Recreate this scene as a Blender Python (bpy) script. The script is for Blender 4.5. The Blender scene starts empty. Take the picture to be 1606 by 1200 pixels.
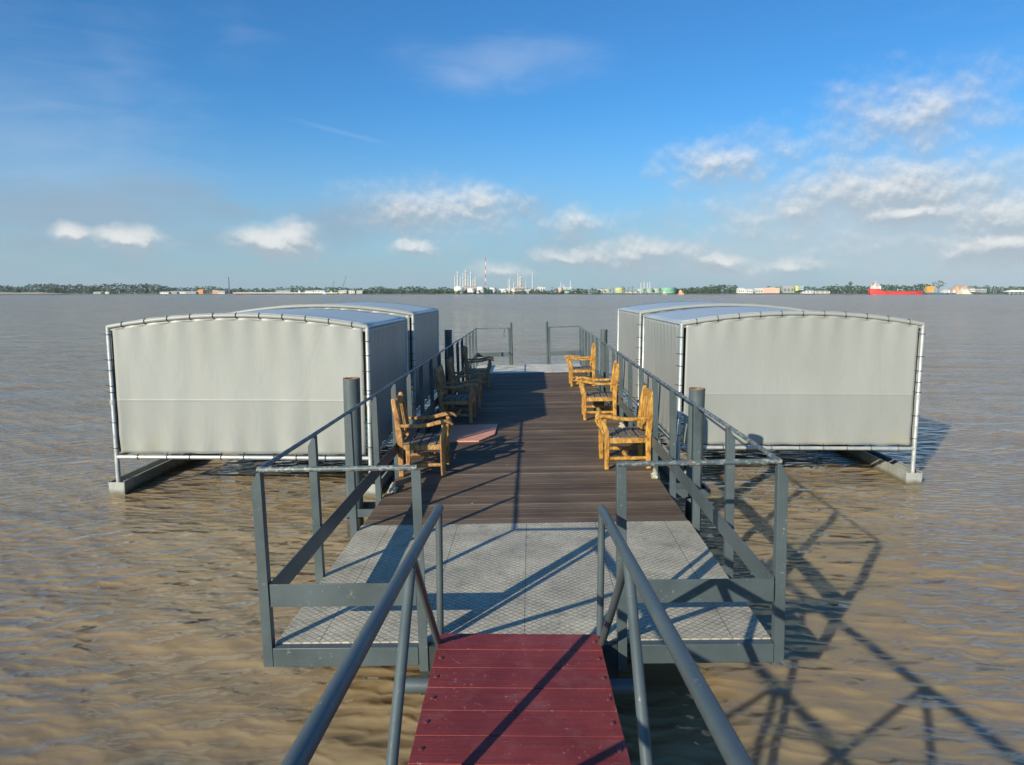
import bpy, math, random
import numpy as np
from mathutils import Vector, Matrix
random.seed(7)
R = math.radians
C = bpy.context.scene.collection
scene = bpy.context.scene

# ------------------------------------------------------------------ camera
PW, PH, F = 1606.0, 1200.0, 1113.0
PITCH, YAW, CZ = R(7.16), R(1.49), 2.45
cam_d = bpy.data.cameras.new('camera'); cam = bpy.data.objects.new('camera', cam_d); C.objects.link(cam)
cam_d.sensor_width = 36.0; cam_d.lens = 36.0 * F / PW
cam_d.clip_start = 0.05; cam_d.clip_end = 20000
cam.location = (0, 0, CZ); cam.rotation_euler = (math.pi/2 - PITCH, 0, YAW)
scene.camera = cam

# ------------------------------------------------------------------ sky and sun
SUN_D = Vector((1.37, 1.96, -1.0)).normalized()         # direction the light travels
SUN_EL = math.asin(-SUN_D.z); SUN_AZ = math.atan2(-SUN_D.x, -SUN_D.y)
world = bpy.data.worlds.new('World'); scene.world = world; world.use_nodes = True
sun_l = bpy.data.lights.new('sun', 'SUN'); sun_l.energy = 5.0; sun_l.angle = R(0.55); sun_l.color = (1.0, .90, .72)
sun = bpy.data.objects.new('sun', sun_l); C.objects.link(sun)
sun.rotation_euler = SUN_D.to_track_quat('-Z', 'Y').to_euler(); sun.location = (-20, -30, 30)
scene.view_settings.view_transform = 'Standard'; scene.view_settings.look = 'None'
scene.view_settings.exposure = 0.25; scene.view_settings.gamma = 1.0; scene.view_settings.use_curve_mapping = False

def pix_dir(px, py):
    """pixel of the photograph -> direction in the world"""
    x = (px - PW/2)/F; y = -(py - PH/2)/F
    v = Vector((x, y, -1.0))
    return (cam.rotation_euler.to_matrix() @ v).normalized()
def at(px, py, Y):
    d = pix_dir(px, py); t = Y/d.y
    return Vector((d.x*t, Y, CZ + d.z*t))

def build_world():
    nt = world.node_tree; N = nt.nodes; L = nt.links
    N.clear()
    out = N.new('ShaderNodeOutputWorld'); bg = N.new('ShaderNodeBackground')
    sky = N.new('ShaderNodeTexSky'); sky.sky_type = 'NISHITA'; sky.sun_disc = False
    sky.sun_elevation = SUN_EL; sky.sun_rotation = SUN_AZ % (2*math.pi)
    sky.air_density = 1.0; sky.dust_density = 0.6; sky.ozone_density = 2.2
    tc = N.new('ShaderNodeTexCoord'); sp = N.new('ShaderNodeSeparateXYZ'); L.new(tc.outputs['Generated'], sp.inputs[0])
    def m(op, a, b=None, c=None, clamp=False):
        n = N.new('ShaderNodeMath'); n.operation = op; n.use_clamp = clamp
        for i, v in enumerate((a, b, c)):
            if v is None: continue
            if isinstance(v, (int, float)): n.inputs[i].default_value = v
            else: L.new(v, n.inputs[i])
        return n.outputs[0]
    def vm(op, a, b=None):
        n = N.new('ShaderNodeVectorMath'); n.operation = op
        for i, v in enumerate((a, b)):
            if v is None: continue
            if isinstance(v, (tuple, Vector)): n.inputs[i].default_value = v
            else: L.new(v, n.inputs[i])
        return n.outputs['Value'] if op == 'LENGTH' else n.outputs[0]
    def noise(vec, scale, detail=5, rough=.55, out='Fac', dist=0):
        n = N.new('ShaderNodeTexNoise'); n.inputs['Scale'].default_value = scale; n.inputs['Detail'].default_value = detail
        n.inputs['Roughness'].default_value = rough; n.inputs['Distortion'].default_value = dist; L.new(vec, n.inputs['Vector']); return n.outputs[out]
    def smooth(v, lo, hi):
        n = N.new('ShaderNodeMapRange'); n.interpolation_type = 'SMOOTHSTEP'; L.new(v, n.inputs[0])
        n.inputs[1].default_value = lo; n.inputs[2].default_value = hi; return n.outputs[0]
    def mix(f, a, b):
        n = N.new('ShaderNodeMix'); n.data_type = 'RGBA'
        if isinstance(f, (int, float)): n.inputs[0].default_value = f
        else: L.new(f, n.inputs[0])
        for i, v in ((6, a), (7, b)):
            if isinstance(v, tuple): n.inputs[i].default_value = v
            else: L.new(v, n.inputs[i])
        return n.outputs[2]
    u = m('ARCTAN2', sp.outputs[0], sp.outputs[1]); v = m('ARCSINE', sp.outputs[2])
    uv = N.new('ShaderNodeCombineXYZ'); L.new(u, uv.inputs[0]); L.new(v, uv.inputs[1]); uv = uv.outputs[0]
    st = vm('MULTIPLY', uv, (1.0, 1.25, 1.0))
    # wobble of the cloud outlines
    wn = noise(st, 9.0, 6, .6, 'Color'); wob = vm('MULTIPLY', vm('SUBTRACT', wn, (.5, .5, .5)), (.07, .05, 0))
    puv = vm('ADD', uv, wob)
    def field(blobs, pu):
        dens = None; lit = None
        for (px, py, wx, hy, s) in blobs:
            d = pix_dir(px, py); u0 = math.atan2(d.x, d.y); v0 = math.asin(d.z)
            q = vm('MULTIPLY', vm('SUBTRACT', pu, (u0, v0, 0)), (F/wx/1.4, F/hy/1.4, 0))
            k = m('MULTIPLY', m('SUBTRACT', 1.15, vm('LENGTH', q)), s)
            dens = k if dens is None else m('MAXIMUM', dens, k)
        return dens
    puffs = [(700, 335, 125, 42, 1.0), (745, 318, 50, 30, 1.0), (430, 378, 52, 22, 1.4), (455, 370, 30, 20, 1.3), (205, 376, 46, 17, 1.2), (118, 368, 26, 12, 1.2),
             (655, 386, 36, 16, 1.1), (1135, 258, 75, 34, .9), (1235, 243, 50, 24, .55), (1430, 185, 105, 50, .85), (1470, 165, 50, 28, .8),
             (905, 355, 60, 26, .8), (1000, 400, 110, 26, .9), (885, 402, 55, 16, .9), (1125, 408, 45, 16, 1.0), (1240, 415, 70, 14, .8),
             (1430, 340, 80, 26, 1.3), (1400, 300, 150, 50, 1.1), (1480, 330, 150, 55, .9), (1580, 345, 110, 50, 1.0), (1590, 385, 90, 30, 1.1), (1250, 340, 110, 40, .7), (1120, 320, 50, 18, .5), (790, 425, 50, 14, .7),
             (1030, 265, 22, 16, .5)]
    dens = field(puffs, puv)
    det = noise(st, 24.0, 7, .60)
    dd = m('ADD', dens, m('MULTIPLY', m('SUBTRACT', det, .52), 1.3))
    puff = m('MULTIPLY', smooth(dd, -.05, 1.2), .80)
    # grey flat stratus bits
    greys = [(120, 330, 150, 32, 1.0), (240, 300, 90, 20, .7), (360, 328, 80, 16, .7), (520, 355, 90, 28, .9), (600, 345, 70, 24, .8), (330, 372, 110, 22, .5), (820, 330, 70, 30, .5), (60, 380, 120, 24, .6), (1350, 385, 260, 40, .7), (1380, 350, 240, 60, 1.0), (1120, 400, 200, 40, .8), (950, 390, 160, 34, .6), (1560, 400, 200, 60, 1.0)]
    gd = m('ADD', field(greys, puv), m('MULTIPLY', m('SUBTRACT', noise(st, 12.0, 5, .55), .5), .9))
    grey = m('MULTIPLY', smooth(gd, -.1, 1.0), .58)
    # thin high wisps
    wisps = [(790, 95, 130, 28, 1.0), (725, 115, 60, 22, 1.0), (190, 80, 60, 60, .5), (60, 230, 180, 130, .8), (1520, 250, 120, 22, .7), (1440, 275, 90, 12, .5), (370, 45, 40, 50, .35), (1540, 120, 120, 60, .3)]
    rot = N.new('ShaderNodeMapping'); L.new(uv, rot.inputs[0]); rot.inputs['Rotation'].default_value = (0, 0, R(-18)); rot.inputs['Scale'].default_value = (6, 26, 1)
    wd = m('ADD', field(wisps, puv), m('MULTIPLY', m('SUBTRACT', noise(rot.outputs[0], 1.4, 6, .6, dist=.6), .5), 1.1))
    wisp = m('MULTIPLY', smooth(wd, .0, 1.3), .26)
    # contrail: thin long streak
    a = pix_dir(425, 178); b = pix_dir(625, 230)
    ua, va, ub, vb = math.atan2(a.x, a.y), math.asin(a.z), math.atan2(b.x, b.y), math.asin(b.z)
    ln = math.hypot(ub-ua, vb-va); tx, ty = (ub-ua)/ln, (vb-va)/ln
    dot = m('ADD', m('MULTIPLY', m('SUBTRACT', u, ua), tx), m('MULTIPLY', m('SUBTRACT', v, va), ty))
    per = m('ABSOLUTE', m('ADD', m('MULTIPLY', m('SUBTRACT', u, ua), -ty), m('MULTIPLY', m('SUBTRACT', v, va), tx)))
    tr = m('MULTIPLY', m('SUBTRACT', 1.0, smooth(per, .0, .0045)), m('MULTIPLY', smooth(dot, 0, ln*.5), m('SUBTRACT', 1.0, smooth(dot, ln*.7, ln*1.05))))
    wisp = m('ADD', wisp, m('MULTIPLY', tr, .10))
    # low grey-blue veil of humid air at the horizon
    veil = m('MULTIPLY', m('POWER', m('SUBTRACT', 1.0, smooth(v, -.02, .27)), 1.2), .72)
    band = m('MULTIPLY', m('SUBTRACT', 1.0, smooth(v, -.02, .20)), m('SUBTRACT', noise(vm('MULTIPLY', uv, (1, 4.5, 1)), 5.0, 4, .6), .30))
    veil = m('ADD', veil, m('MULTIPLY', band, .45), clamp=True)
    hs = N.new('ShaderNodeHueSaturation'); hs.inputs['Saturation'].default_value = 1.12; hs.inputs['Value'].default_value = 1.0; L.new(sky.outputs[0], hs.inputs['Color'])
    S = 1.0
    tn = N.new('ShaderNodeMix'); tn.data_type = 'RGBA'; tn.blend_type = 'MULTIPLY'; tn.inputs[0].default_value = 1.0
    L.new(hs.outputs[0], tn.inputs[6]); tn.inputs[7].default_value = (.50, 1.08, 1.50, 1)
    base = mix(veil, tn.outputs[2], (3.85, 5.0, 6.0, 1))
    base = mix(wisp, base, (6.6, 7.4, 8.6, 1))
    base = mix(grey, base, mix(smooth(u, -.05, .35), (3.3, 4.2, 5.2, 1), (5.8, 6.4, 6.9, 1)))
    # light tops, greyer undersides: a second reading of the puff density a little higher up
    up = vm('ADD', puv, (-.002, .008, 0))
    det2 = m('ADD', field(puffs, up), m('MULTIPLY', m('SUBTRACT', noise(vm('ADD', st, (-.002, .010, 0)), 24.0, 7, .60), .52), 1.3))
    shade = smooth(m('SUBTRACT', dd, det2), -.22, .42)
    ccol = mix(shade, (4.3, 5.0, 5.7, 1), (9.3, 9.2, 8.9, 1))
    base = mix(puff, base, ccol)
    L.new(base, bg.inputs['Color']); bg.inputs['Strength'].default_value = 0.081
    L.new(bg.outputs[0], out.inputs['Surface'])
build_world()

# ------------------------------------------------------------------ mesh helpers
class MB:
    def __init__(s): s.v = []; s.f = []
    def add(s, vs, fs):
        o = len(s.v); s.v += [tuple(p) for p in vs]; s.f += [tuple(i+o for i in f) for f in fs]; return s
    def box(s, x0, x1, y0, y1, z0, z1, M=None):
        vs = [Vector((x, y, z)) for z in (z0, z1) for y in (y0, y1) for x in (x0, x1)]
        if M is not None: vs = [M @ p for p in vs]
        return s.add(vs, [(0,2,3,1), (4,5,7,6), (0,1,5,4), (2,6,7,3), (0,4,6,2), (1,3,7,5)])
    def prism(s, poly, axis, a, b, M=None):
        """polygon in the plane across axis, pushed from a to b"""
        def P(p, t):
            q = {0: (t, p[0], p[1]), 1: (p[0], t, p[1]), 2: (p[0], p[1], t)}[axis]
            return M @ Vector(q) if M is not None else Vector(q)
        n = len(poly); vs = [P(p, a) for p in poly] + [P(p, b) for p in poly]
        fs = [tuple(range(n))[::-1], tuple(range(n, 2*n))] + [(i, (i+1) % n, (i+1) % n + n, i+n) for i in range(n)]
        return s.add(vs, fs)
    def tube(s, pts, r, n=12, cap=True, closed=False):
        pts = [Vector(p) for p in pts]; k = len(pts); rs = r if isinstance(r, (list, tuple)) else [r]*k
        o = len(s.v); up = None
        for i, p in enumerate(pts):
            if closed: t = (pts[(i+1) % k]-pts[i-1]).normalized()
            else: t = ((pts[min(i+1, k-1)]-p).normalized() + (p-pts[max(i-1, 0)]).normalized()).normalized()
            if up is None: up = Vector((0, 0, 1)) if abs(t.z) < .9 else Vector((1, 0, 0))
            a = t.cross(up).normalized(); b = a.cross(t).normalized(); up = b
            for j in range(n):
                w = 2*math.pi*j/n; s.v.append(tuple(p + a*math.cos(w)*rs[i] + b*math.sin(w)*rs[i]))
        for i in range(k if closed else k-1):
            for j in range(n):
                i2 = (i+1) % k
                s.f.append((o+i*n+j, o+i2*n+j, o+i2*n+(j+1) % n, o+i*n+(j+1) % n))
        if cap and not closed:
            s.f.append(tuple(o+j for j in range(n))); s.f.append(tuple(o+(k-1)*n+j for j in range(n))[::-1])
        return s
    def slab(s, pts, w, t):
        """board of width w (across, y) and thickness t swept along pts in the xz plane (or any polyline with y across)"""
        pts = [Vector(p) for p in pts]; k = len(pts); o = len(s.v)
        ws = w if isinstance(w, (list, tuple)) else [w]*k
        ts = t if isinstance(t, (list, tuple)) else [t]*k
        for i, p in enumerate(pts):
            d = (pts[min(i+1, k-1)]-pts[max(i-1, 0)]).normalized(); y = Vector((0, 1, 0)); nrm = d.cross(y).normalized()
            for a, b in ((-1, -1), (1, -1), (1, 1), (-1, 1)):
                s.v.append(tuple(p + y*(a*ws[i]/2) + nrm*(b*ts[i]/2)))
        for i in range(k-1):
            for j in range(4): s.f.append((o+i*4+j, o+i*4+(j+1) % 4, o+(i+1)*4+(j+1) % 4, o+(i+1)*4+j))
        s.f.append((o+3, o+2, o+1, o)); s.f.append(tuple(o+(k-1)*4+j for j in range(4))); return s
    def lathe(s, prof, n=24, c=(0, 0, 0)):
        o = len(s.v); c = Vector(c)
        for r, z in prof:
            for j in range(n):
                w = 2*math.pi*j/n; s.v.append((c.x + r*math.cos(w), c.y + r*math.sin(w), c.z+z))
        for i in range(len(prof)-1):
            for j in range(n): s.f.append((o+i*n+j, o+i*n+(j+1) % n, o+(i+1)*n+(j+1) % n, o+(i+1)*n+j))
        s.f.append(tuple(o+j for j in range(n))[::-1]); s.f.append(tuple(o+(len(prof)-1)*n+j for j in range(n))); return s

def link(name, mb, mat, parent=None, base=(0, 0, 0), bevel=0, smooth=True):
    b = Vector(base)
    me = bpy.data.meshes.new(name); me.from_pydata([tuple(Vector(p)-b) for p in mb.v], [], mb.f); me.validate()
    bm_fix(me)
    if smooth:
        me.polygons.foreach_set('use_smooth', [True]*len(me.polygons)); me.set_sharp_from_angle(angle=R(35))
    me.materials.append(mat)
    o = bpy.data.objects.new(name, me); C.objects.link(o)
    if parent is not None: o.parent = parent
    if bevel:
        md = o.modifiers.new('bevel', 'BEVEL'); md.width = bevel; md.segments = 2; md.limit_method = 'ANGLE'; md.angle_limit = R(40)
    return o
def bm_fix(me):
    import bmesh
    bm = bmesh.new(); bm.from_mesh(me); bmesh.ops.recalc_face_normals(bm, faces=bm.faces); bm.to_mesh(me); bm.free()
def tag(o, label, cat, group=None, kind=None):
    if label: o['label'] = label
    if cat: o['category'] = cat
    if group: o['group'] = group
    if kind: o['kind'] = kind
    return o
DOCK = Matrix.Translation((0, 0, .45)) @ Matrix.Rotation(-math.asin(.0240), 4, 'Y')
def root(name, base=(0, 0, 0), M=None, rz=0):
    o = bpy.data.objects.new(name, None); o.empty_display_size = .2; C.objects.link(o)
    W = (M if M is not None else Matrix.Identity(4)) @ Matrix.Translation(base) @ Matrix.Rotation(rz, 4, 'Z')
    o.location = W.to_translation(); o.rotation_euler = W.to_euler()
    return o
def copy_tree(o, parent=None):
    c = o.copy(); C.objects.link(c); c.parent = parent
    for ch in [x for x in C.objects if x.parent is o]: copy_tree(ch, c)
    return c

# ------------------------------------------------------------------ materials
class Mat:
    def __init__(s, name, rough=.6, metal=0.0, spec=.5):
        s.m = bpy.data.materials.new(name); s.m.use_nodes = True; s.N = s.m.node_tree.nodes; s.L = s.m.node_tree.links
        s.b = s.N['Principled BSDF']; s.b.inputs['Roughness'].default_value = rough; s.b.inputs['Metallic'].default_value = metal
        s.b.inputs['Specular IOR Level'].default_value = spec
        s.tc = s.N.new('ShaderNodeTexCoord')
    def obj(s): return s.tc.outputs['Object']
    def geo(s):
        g = s.N.new('ShaderNodeNewGeometry'); return g.outputs['Position']
    def mp(s, vec, scale=(1, 1, 1), rot=(0, 0, 0), loc=(0, 0, 0)):
        n = s.N.new('ShaderNodeMapping'); s.L.new(vec, n.inputs[0]); n.inputs['Scale'].default_value = scale; n.inputs['Rotation'].default_value = rot; n.inputs['Location'].default_value = loc; return n.outputs[0]
    def noise(s, vec, scale, detail=4, rough=.55, dist=0, out='Fac'):
        n = s.N.new('ShaderNodeTexNoise'); s.L.new(vec, n.inputs['Vector']); n.inputs['Scale'].default_value = scale
        n.inputs['Detail'].default_value = detail; n.inputs['Roughness'].default_value = rough; n.inputs['Distortion'].default_value = dist; return n.outputs[out]
    def ramp(s, v, stops):
        n = s.N.new('ShaderNodeValToRGB'); s.L.new(v, n.inputs[0]); e = n.color_ramp.elements
        while len(e) < len(stops): e.new(.5)
        for i, (p, c) in enumerate(stops): e[i].position = p; e[i].color = (*c, 1) if len(c) == 3 else c
        return n.outputs[0]
    def math(s, op, a, b=None, clamp=False):
        n = s.N.new('ShaderNodeMath'); n.operation = op; n.use_clamp = clamp
        for i, v in enumerate((a, b)):
            if v is None: continue
            if isinstance(v, (int, float)): n.inputs[i].default_value = v
            else: s.L.new(v, n.inputs[i])
        return n.outputs[0]
    def mix(s, f, a, b, blend='MIX'):
        n = s.N.new('ShaderNodeMix'); n.data_type = 'RGBA'; n.blend_type = blend
        if isinstance(f, (int, float)): n.inputs[0].default_value = f
        else: s.L.new(f, n.inputs[0])
        for i, v in ((6, a), (7, b)):
            if isinstance(v, tuple): n.inputs[i].default_value = (*v, 1) if len(v) == 3 else v
            else: s.L.new(v, n.inputs[i])
        return n.outputs[2]
    def sep(s, vec):
        n = s.N.new('ShaderNodeSeparateXYZ'); s.L.new(vec, n.inputs[0]); return n.outputs
    def rand(s):
        n = s.N.new('ShaderNodeObjectInfo'); return n.outputs['Random']
    def col(s, v):
        if isinstance(v, tuple): s.b.inputs['Base Color'].default_value = (*v, 1)
        else: s.L.new(v, s.b.inputs['Base Color'])
    def rough(s, v): s.L.new(v, s.b.inputs['Roughness'])
    def bump(s, v, strength, dist=.01, prev=None):
        n = s.N.new('ShaderNodeBump'); n.inputs['Strength'].default_value = strength; n.inputs['Distance'].default_value = dist
        s.L.new(v, n.inputs['Height'])
        if prev is not None: s.L.new(prev, n.inputs['Normal'])
        s.L.new(n.outputs[0], s.b.inputs['Normal']); return n.outputs[0]

def m_steel(name='dock_grey_paint', c=(.066, .088, .094), rust=.5, wet=False):
    m = Mat(name, .42); p = m.geo()
    n1 = m.noise(p, 3.0, 5); base = m.ramp(n1, [(.3, tuple(x*.82 for x in c)), (.7, tuple(min(1, x*1.22) for x in c))])
    chips = m.ramp(m.noise(p, 34, 4, .7), [(.63, (0, 0, 0)), (.665, (1, 1, 1))])
    worn = m.ramp(m.noise(p, 5, 3), [(.47, (0, 0, 0)), (.66, (1, 1, 1))])
    f = m.math('MULTIPLY', chips, worn)
    base = m.mix(m.math('MULTIPLY', f, rust), base, (.42, .38, .32))
    rs = m.ramp(m.noise(p, 13, 6, .7), [(.70, (0, 0, 0)), (.76, (1, 1, 1))])
    base = m.mix(m.math('MULTIPLY', rs, .7), base, (.20, .085, .035))
    if wet: base = m.mix(m.ramp(m.math('ADD', m.sep(p)[2], m.math('MULTIPLY', m.noise(p, 9, 4), .10)), [(.16, (.85,)*3), (.30, (0,)*3)]), base, (.055, .042, .022))
    m.col(base); m.rough(m.ramp(n1, [(.3, (.34,)*3), (.7, (.55,)*3)])); m.bump(m.noise(p, 60, 3), .12, .004); return m.m
def m_wet(name, c, rough, metal):
    m = Mat(name, rough, metal); p = m.geo(); n = m.noise(p, 4, 5, .65); b = m.ramp(n, [(.3, tuple(x*.72 for x in c)), (.7, tuple(x*1.15 for x in c))])
    st = m.ramp(m.noise(m.mp(p, (9, 9, 1.2)), 2, 4, .6), [(.5, (0, 0, 0)), (.7, (1, 1, 1))]); b = m.mix(m.math('MULTIPLY', st, .35), b, (.30, .24, .14))
    f = m.ramp(m.math('ADD', m.sep(p)[2], m.math('MULTIPLY', m.noise(p, 11, 4), .07)), [(.055, (.8,)*3), (.105, (0,)*3)]); m.col(m.mix(f, b, (.10, .085, .045))); return m.m
def m_wornrail():
    m = Mat('chipped_rail_paint', .45); p = m.geo()
    chips = m.ramp(m.noise(p, 26, 5, .75), [(.52, (0, 0, 0)), (.58, (1, 1, 1))])
    rs = m.ramp(m.noise(p, 15, 5, .7), [(.60, (0, 0, 0)), (.66, (1, 1, 1))])
    b = m.mix(m.math('MULTIPLY', chips, .5), (.075, .10, .105), (.44, .44, .40)); b = m.mix(m.math('MULTIPLY', rs, .6), b, (.26, .13, .06))
    m.col(b); m.bump(chips, .3, .003); return m.m
def m_galv():
    m = Mat('galvanised_pipe', .36, .35); p = m.geo()
    n = m.noise(p, 9, 5, .6); m.col(m.ramp(n, [(.25, (.36, .39, .385)), (.75, (.55, .575, .56))])); m.rough(m.ramp(n, [(.3, (.28,)*3), (.7, (.5,)*3)])); return m.m
def m_canvas(name='grey_canvas', tint=(.315, .330, .310), seam_z=1.16):
    m = Mat(name, .42, 0, .45); p = m.geo(); s = m.sep(p)
    c = m.noise(m.mp(p, (1.2, 1.2, .5)), 1.6, 5); base = m.ramp(c, [(.3, tuple(x*.93 for x in tint)), (.7, tuple(x*1.05 for x in tint))])
    low = m.math('LESS_THAN', s[2], seam_z)
    base = m.mix(m.math('MULTIPLY', low, .2), base, tuple(x*.45 for x in tint))
    dirt = m.ramp(m.noise(p, 4.2, 6, .65), [(.5, (0, 0, 0)), (.72, (1, 1, 1))])
    lowd = m.ramp(s[2], [(.50, (1, 1, 1)), (.86, (0, 0, 0))])
    base = m.mix(m.math('MULTIPLY', m.math('MULTIPLY', dirt, lowd), .38), base, (.38, .34, .17))
    m.col(base)
    cr = m.noise(m.mp(p, (2.2, 2.2, .7)), 1.8, 4, .5, 1.2)
    b1 = m.bump(cr, .18, .03); b2 = m.bump(m.noise(m.mp(p, (1, 1, 1), (0, .5, .3)), 13, 4, .6, 1.2), .12, .008, b1)
    edge = m.math('SUBTRACT', 1, m.math('MULTIPLY', m.math('ABSOLUTE', m.math('SUBTRACT', s[2], seam_z)), 60), clamp=True)
    m.bump(edge, .35, .006, b2)
    return m.m
def m_roof():
    m = Mat('roof_canvas', .34, 0, .6); p = m.geo()
    m.col(m.ramp(m.noise(p, 1.6, 5), [(.3, (.36, .39, .39)), (.7, (.43, .46, .455))])); m.bump(m.noise(m.mp(p, (.6, 2.2, 1)), 2.0, 5), .3, .03); return m.m
def m_deckwood():
    m = Mat('deck_boards', .75, 0, .25); p = m.obj(); s = m.sep(p)
    row = m.math('FLOOR', m.math('DIVIDE', s[1], .145))
    wn = m.N.new('ShaderNodeTexWhiteNoise'); wn.noise_dimensions = '1D'; m.L.new(row, wn.inputs['W'])
    t = m.ramp(wn.outputs['Value'], [(.0, (.090, .064, .044)), (.45, (.115, .083, .059)), (.85, (.140, .104, .075)), (1.0, (.20, .155, .115))])
    gr = m.noise(m.mp(p, (1.1, 26, 8)), 2.4, 6, .65); t = m.mix(.75, t, m.ramp(gr, [(.25, (.35, .33, .32)), (.5, (.95, .95, .95)), (.75, (1.6, 1.55, 1.5))]), 'MULTIPLY')
    blot = m.ramp(m.noise(p, 1.1, 5, .6), [(.3, (.72, .72, .72)), (.7, (1.28, 1.26, 1.22))]); t = m.mix(1.0, t, blot, 'MULTIPLY')
    dry = m.ramp(m.noise(m.mp(p, (.8, 3.0, 1)), 3.3, 6, .7), [(.55, (0, 0, 0)), (.74, (1, 1, 1))]); t = m.mix(m.math('MULTIPLY', dry, .22), t, (.30, .25, .20))
    vo = m.N.new('ShaderNodeTexVoronoi'); m.L.new(p, vo.inputs['Vector']); vo.inputs['Scale'].default_value = 3.1
    dr = m.math('LESS_THAN', m.math('ADD', vo.outputs['Distance'], m.math('MULTIPLY', m.noise(p, 46, 3), .10)), .088)
    dr = m.math('MULTIPLY', dr, m.ramp(m.noise(p, 1.9, 3), [(.46, (0, 0, 0)), (.54, (1, 1, 1))]))
    t = m.mix(m.math('MULTIPLY', dr, .75), t, (.50, .47, .42))
    m.col(t); m.rough(m.ramp(gr, [(.3, (.6,)*3), (.7, (.85,)*3)])); m.bump(gr, .45, .006); return m.m
def m_checker(name='tread_plate', col=(.46, .43, .34), dark=.85):
    m = Mat(name, .55, .0, .3); p = m.obj(); s = m.sep(p)
    a = m.math('MULTIPLY', s[0], 2*math.pi/.058); b = m.math('MULTIPLY', s[1], 2*math.pi/.050)
    w1 = m.math('ABSOLUTE', m.math('SINE', m.math('MULTIPLY', m.math('ADD', a, b), .5))); w2 = m.math('ABSOLUTE', m.math('SINE', m.math('MULTIPLY', m.math('SUBTRACT', a, b), .5)))
    ln = m.math('MINIMUM', w1, w2); line = m.ramp(ln, [(.10, (1, 1, 1)), (.42, (0, 0, 0))])
    n = m.noise(p, 2.2, 6, .6); base = m.ramp(n, [(.28, tuple(x*.72 for x in col)), (.52, col), (.75, tuple(x*1.35 for x in col))])
    fine = m.noise(p, 34, 5, .75); base = m.mix(.7, base, m.ramp(fine, [(.3, (.55, .54, .52)), (.6, (1.1, 1.1, 1.1)), (.8, (1.5, 1.5, 1.5))]), 'MULTIPLY')
    lf = m.math('MULTIPLY', line, m.ramp(m.noise(p, 5.5, 4), [(.3, (.4,)*3), (.7, (1,)*3)]))
    base = m.mix(m.math('MULTIPLY', lf, dark), base, (.09, .088, .082))
    moss = m.ramp(m.noise(p, 3.4, 6, .7), [(.54, (0, 0, 0)), (.72, (1, 1, 1))]); base = m.mix(m.math('MULTIPLY', moss, .62), base, (.125, .118, .095))
    sp = m.ramp(m.noise(p, 17, 3, .6), [(.73, (0, 0, 0)), (.76, (1, 1, 1))]); base = m.mix(m.math('MULTIPLY', sp, .8), base, (.66, .66, .62))
    seam = m.math('LESS_THAN', m.math('ABSOLUTE', m.math('SUBTRACT', m.math('FRACT', m.math('ADD', m.math('DIVIDE', s[0], .60), .55)), .5)), .0055)
    base = m.mix(m.math('MULTIPLY', seam, .55), base, (.03, .03, .03))
    m.col(base); m.rough(m.ramp(n, [(.3, (.5,)*3), (.7, (.75,)*3)])); m.bump(m.math('ADD', m.math('MULTIPLY', line, -1), m.math('MULTIPLY', fine, .5)), .35, .004); return m.m
def m_redplank():
    m = Mat('maroon_painted_boards', .6, 0, .3); p = m.obj(); gr = m.noise(m.mp(p, (2.0, 34, 8)), 2.2, 6, .68)
    b = m.ramp(m.noise(p, 3.0, 5), [(.3, (.160, .023, .026)), (.7, (.240, .042, .040))])
    b = m.mix(.6, b, m.ramp(gr, [(.3, (.62, .6, .6)), (.7, (1.3, 1.3, 1.3))]), 'MULTIPLY')
    sp = m.ramp(m.noise(p, 30, 4, .75), [(.635, (0, 0, 0)), (.69, (1, 1, 1))]); b = m.mix(m.math('MULTIPLY', sp, .5), b, (.52, .38, .38))
    sm = m.ramp(m.noise(p, 5, 5, .7), [(.50, (0, 0, 0)), (.74, (1, 1, 1))]); b = m.mix(m.math('MULTIPLY', sm, .15), b, (.40, .26, .25))
    m.col(b); m.bump(gr, .5, .005); return m.m
def m_chair(name, dark, mid, light):
    m = Mat(name, .6, 0, .35); p = m.obj(); n = m.noise(m.mp(p, (5, 5, 2.2)), 4.5, 6, .7, .8)
    base = m.ramp(n, [(.30, dark), (.47, mid), (.66, light)])
    gr = m.noise(m.mp(p, (16, 16, 5)), 7, 5, .7); base = m.mix(.55, base, m.ramp(gr, [(.3, (.5, .46, .42)), (.6, (1.1, 1.1, 1.1)), (.8, (1.35, 1.35, 1.3))]), 'MULTIPLY')
    worn = m.ramp(m.noise(p, 8.5, 6, .75), [(.54, (0, 0, 0)), (.68, (1, 1, 1))]); base = m.mix(m.math('MULTIPLY', worn, .42), base, (.42, .32, .17))
    m.col(base); m.bump(gr, .5, .008); return m.m
def m_flat(name, c, rough=.6, metal=0, var=.15, scale=.05):
    m = Mat(name, rough, metal); n = m.noise(m.obj(), scale, 5); m.col(m.ramp(n, [(.3, tuple(x*(1-var) for x in c)), (.7, tuple(min(1, x*(1+var)) for x in c))])); return m.m

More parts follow.
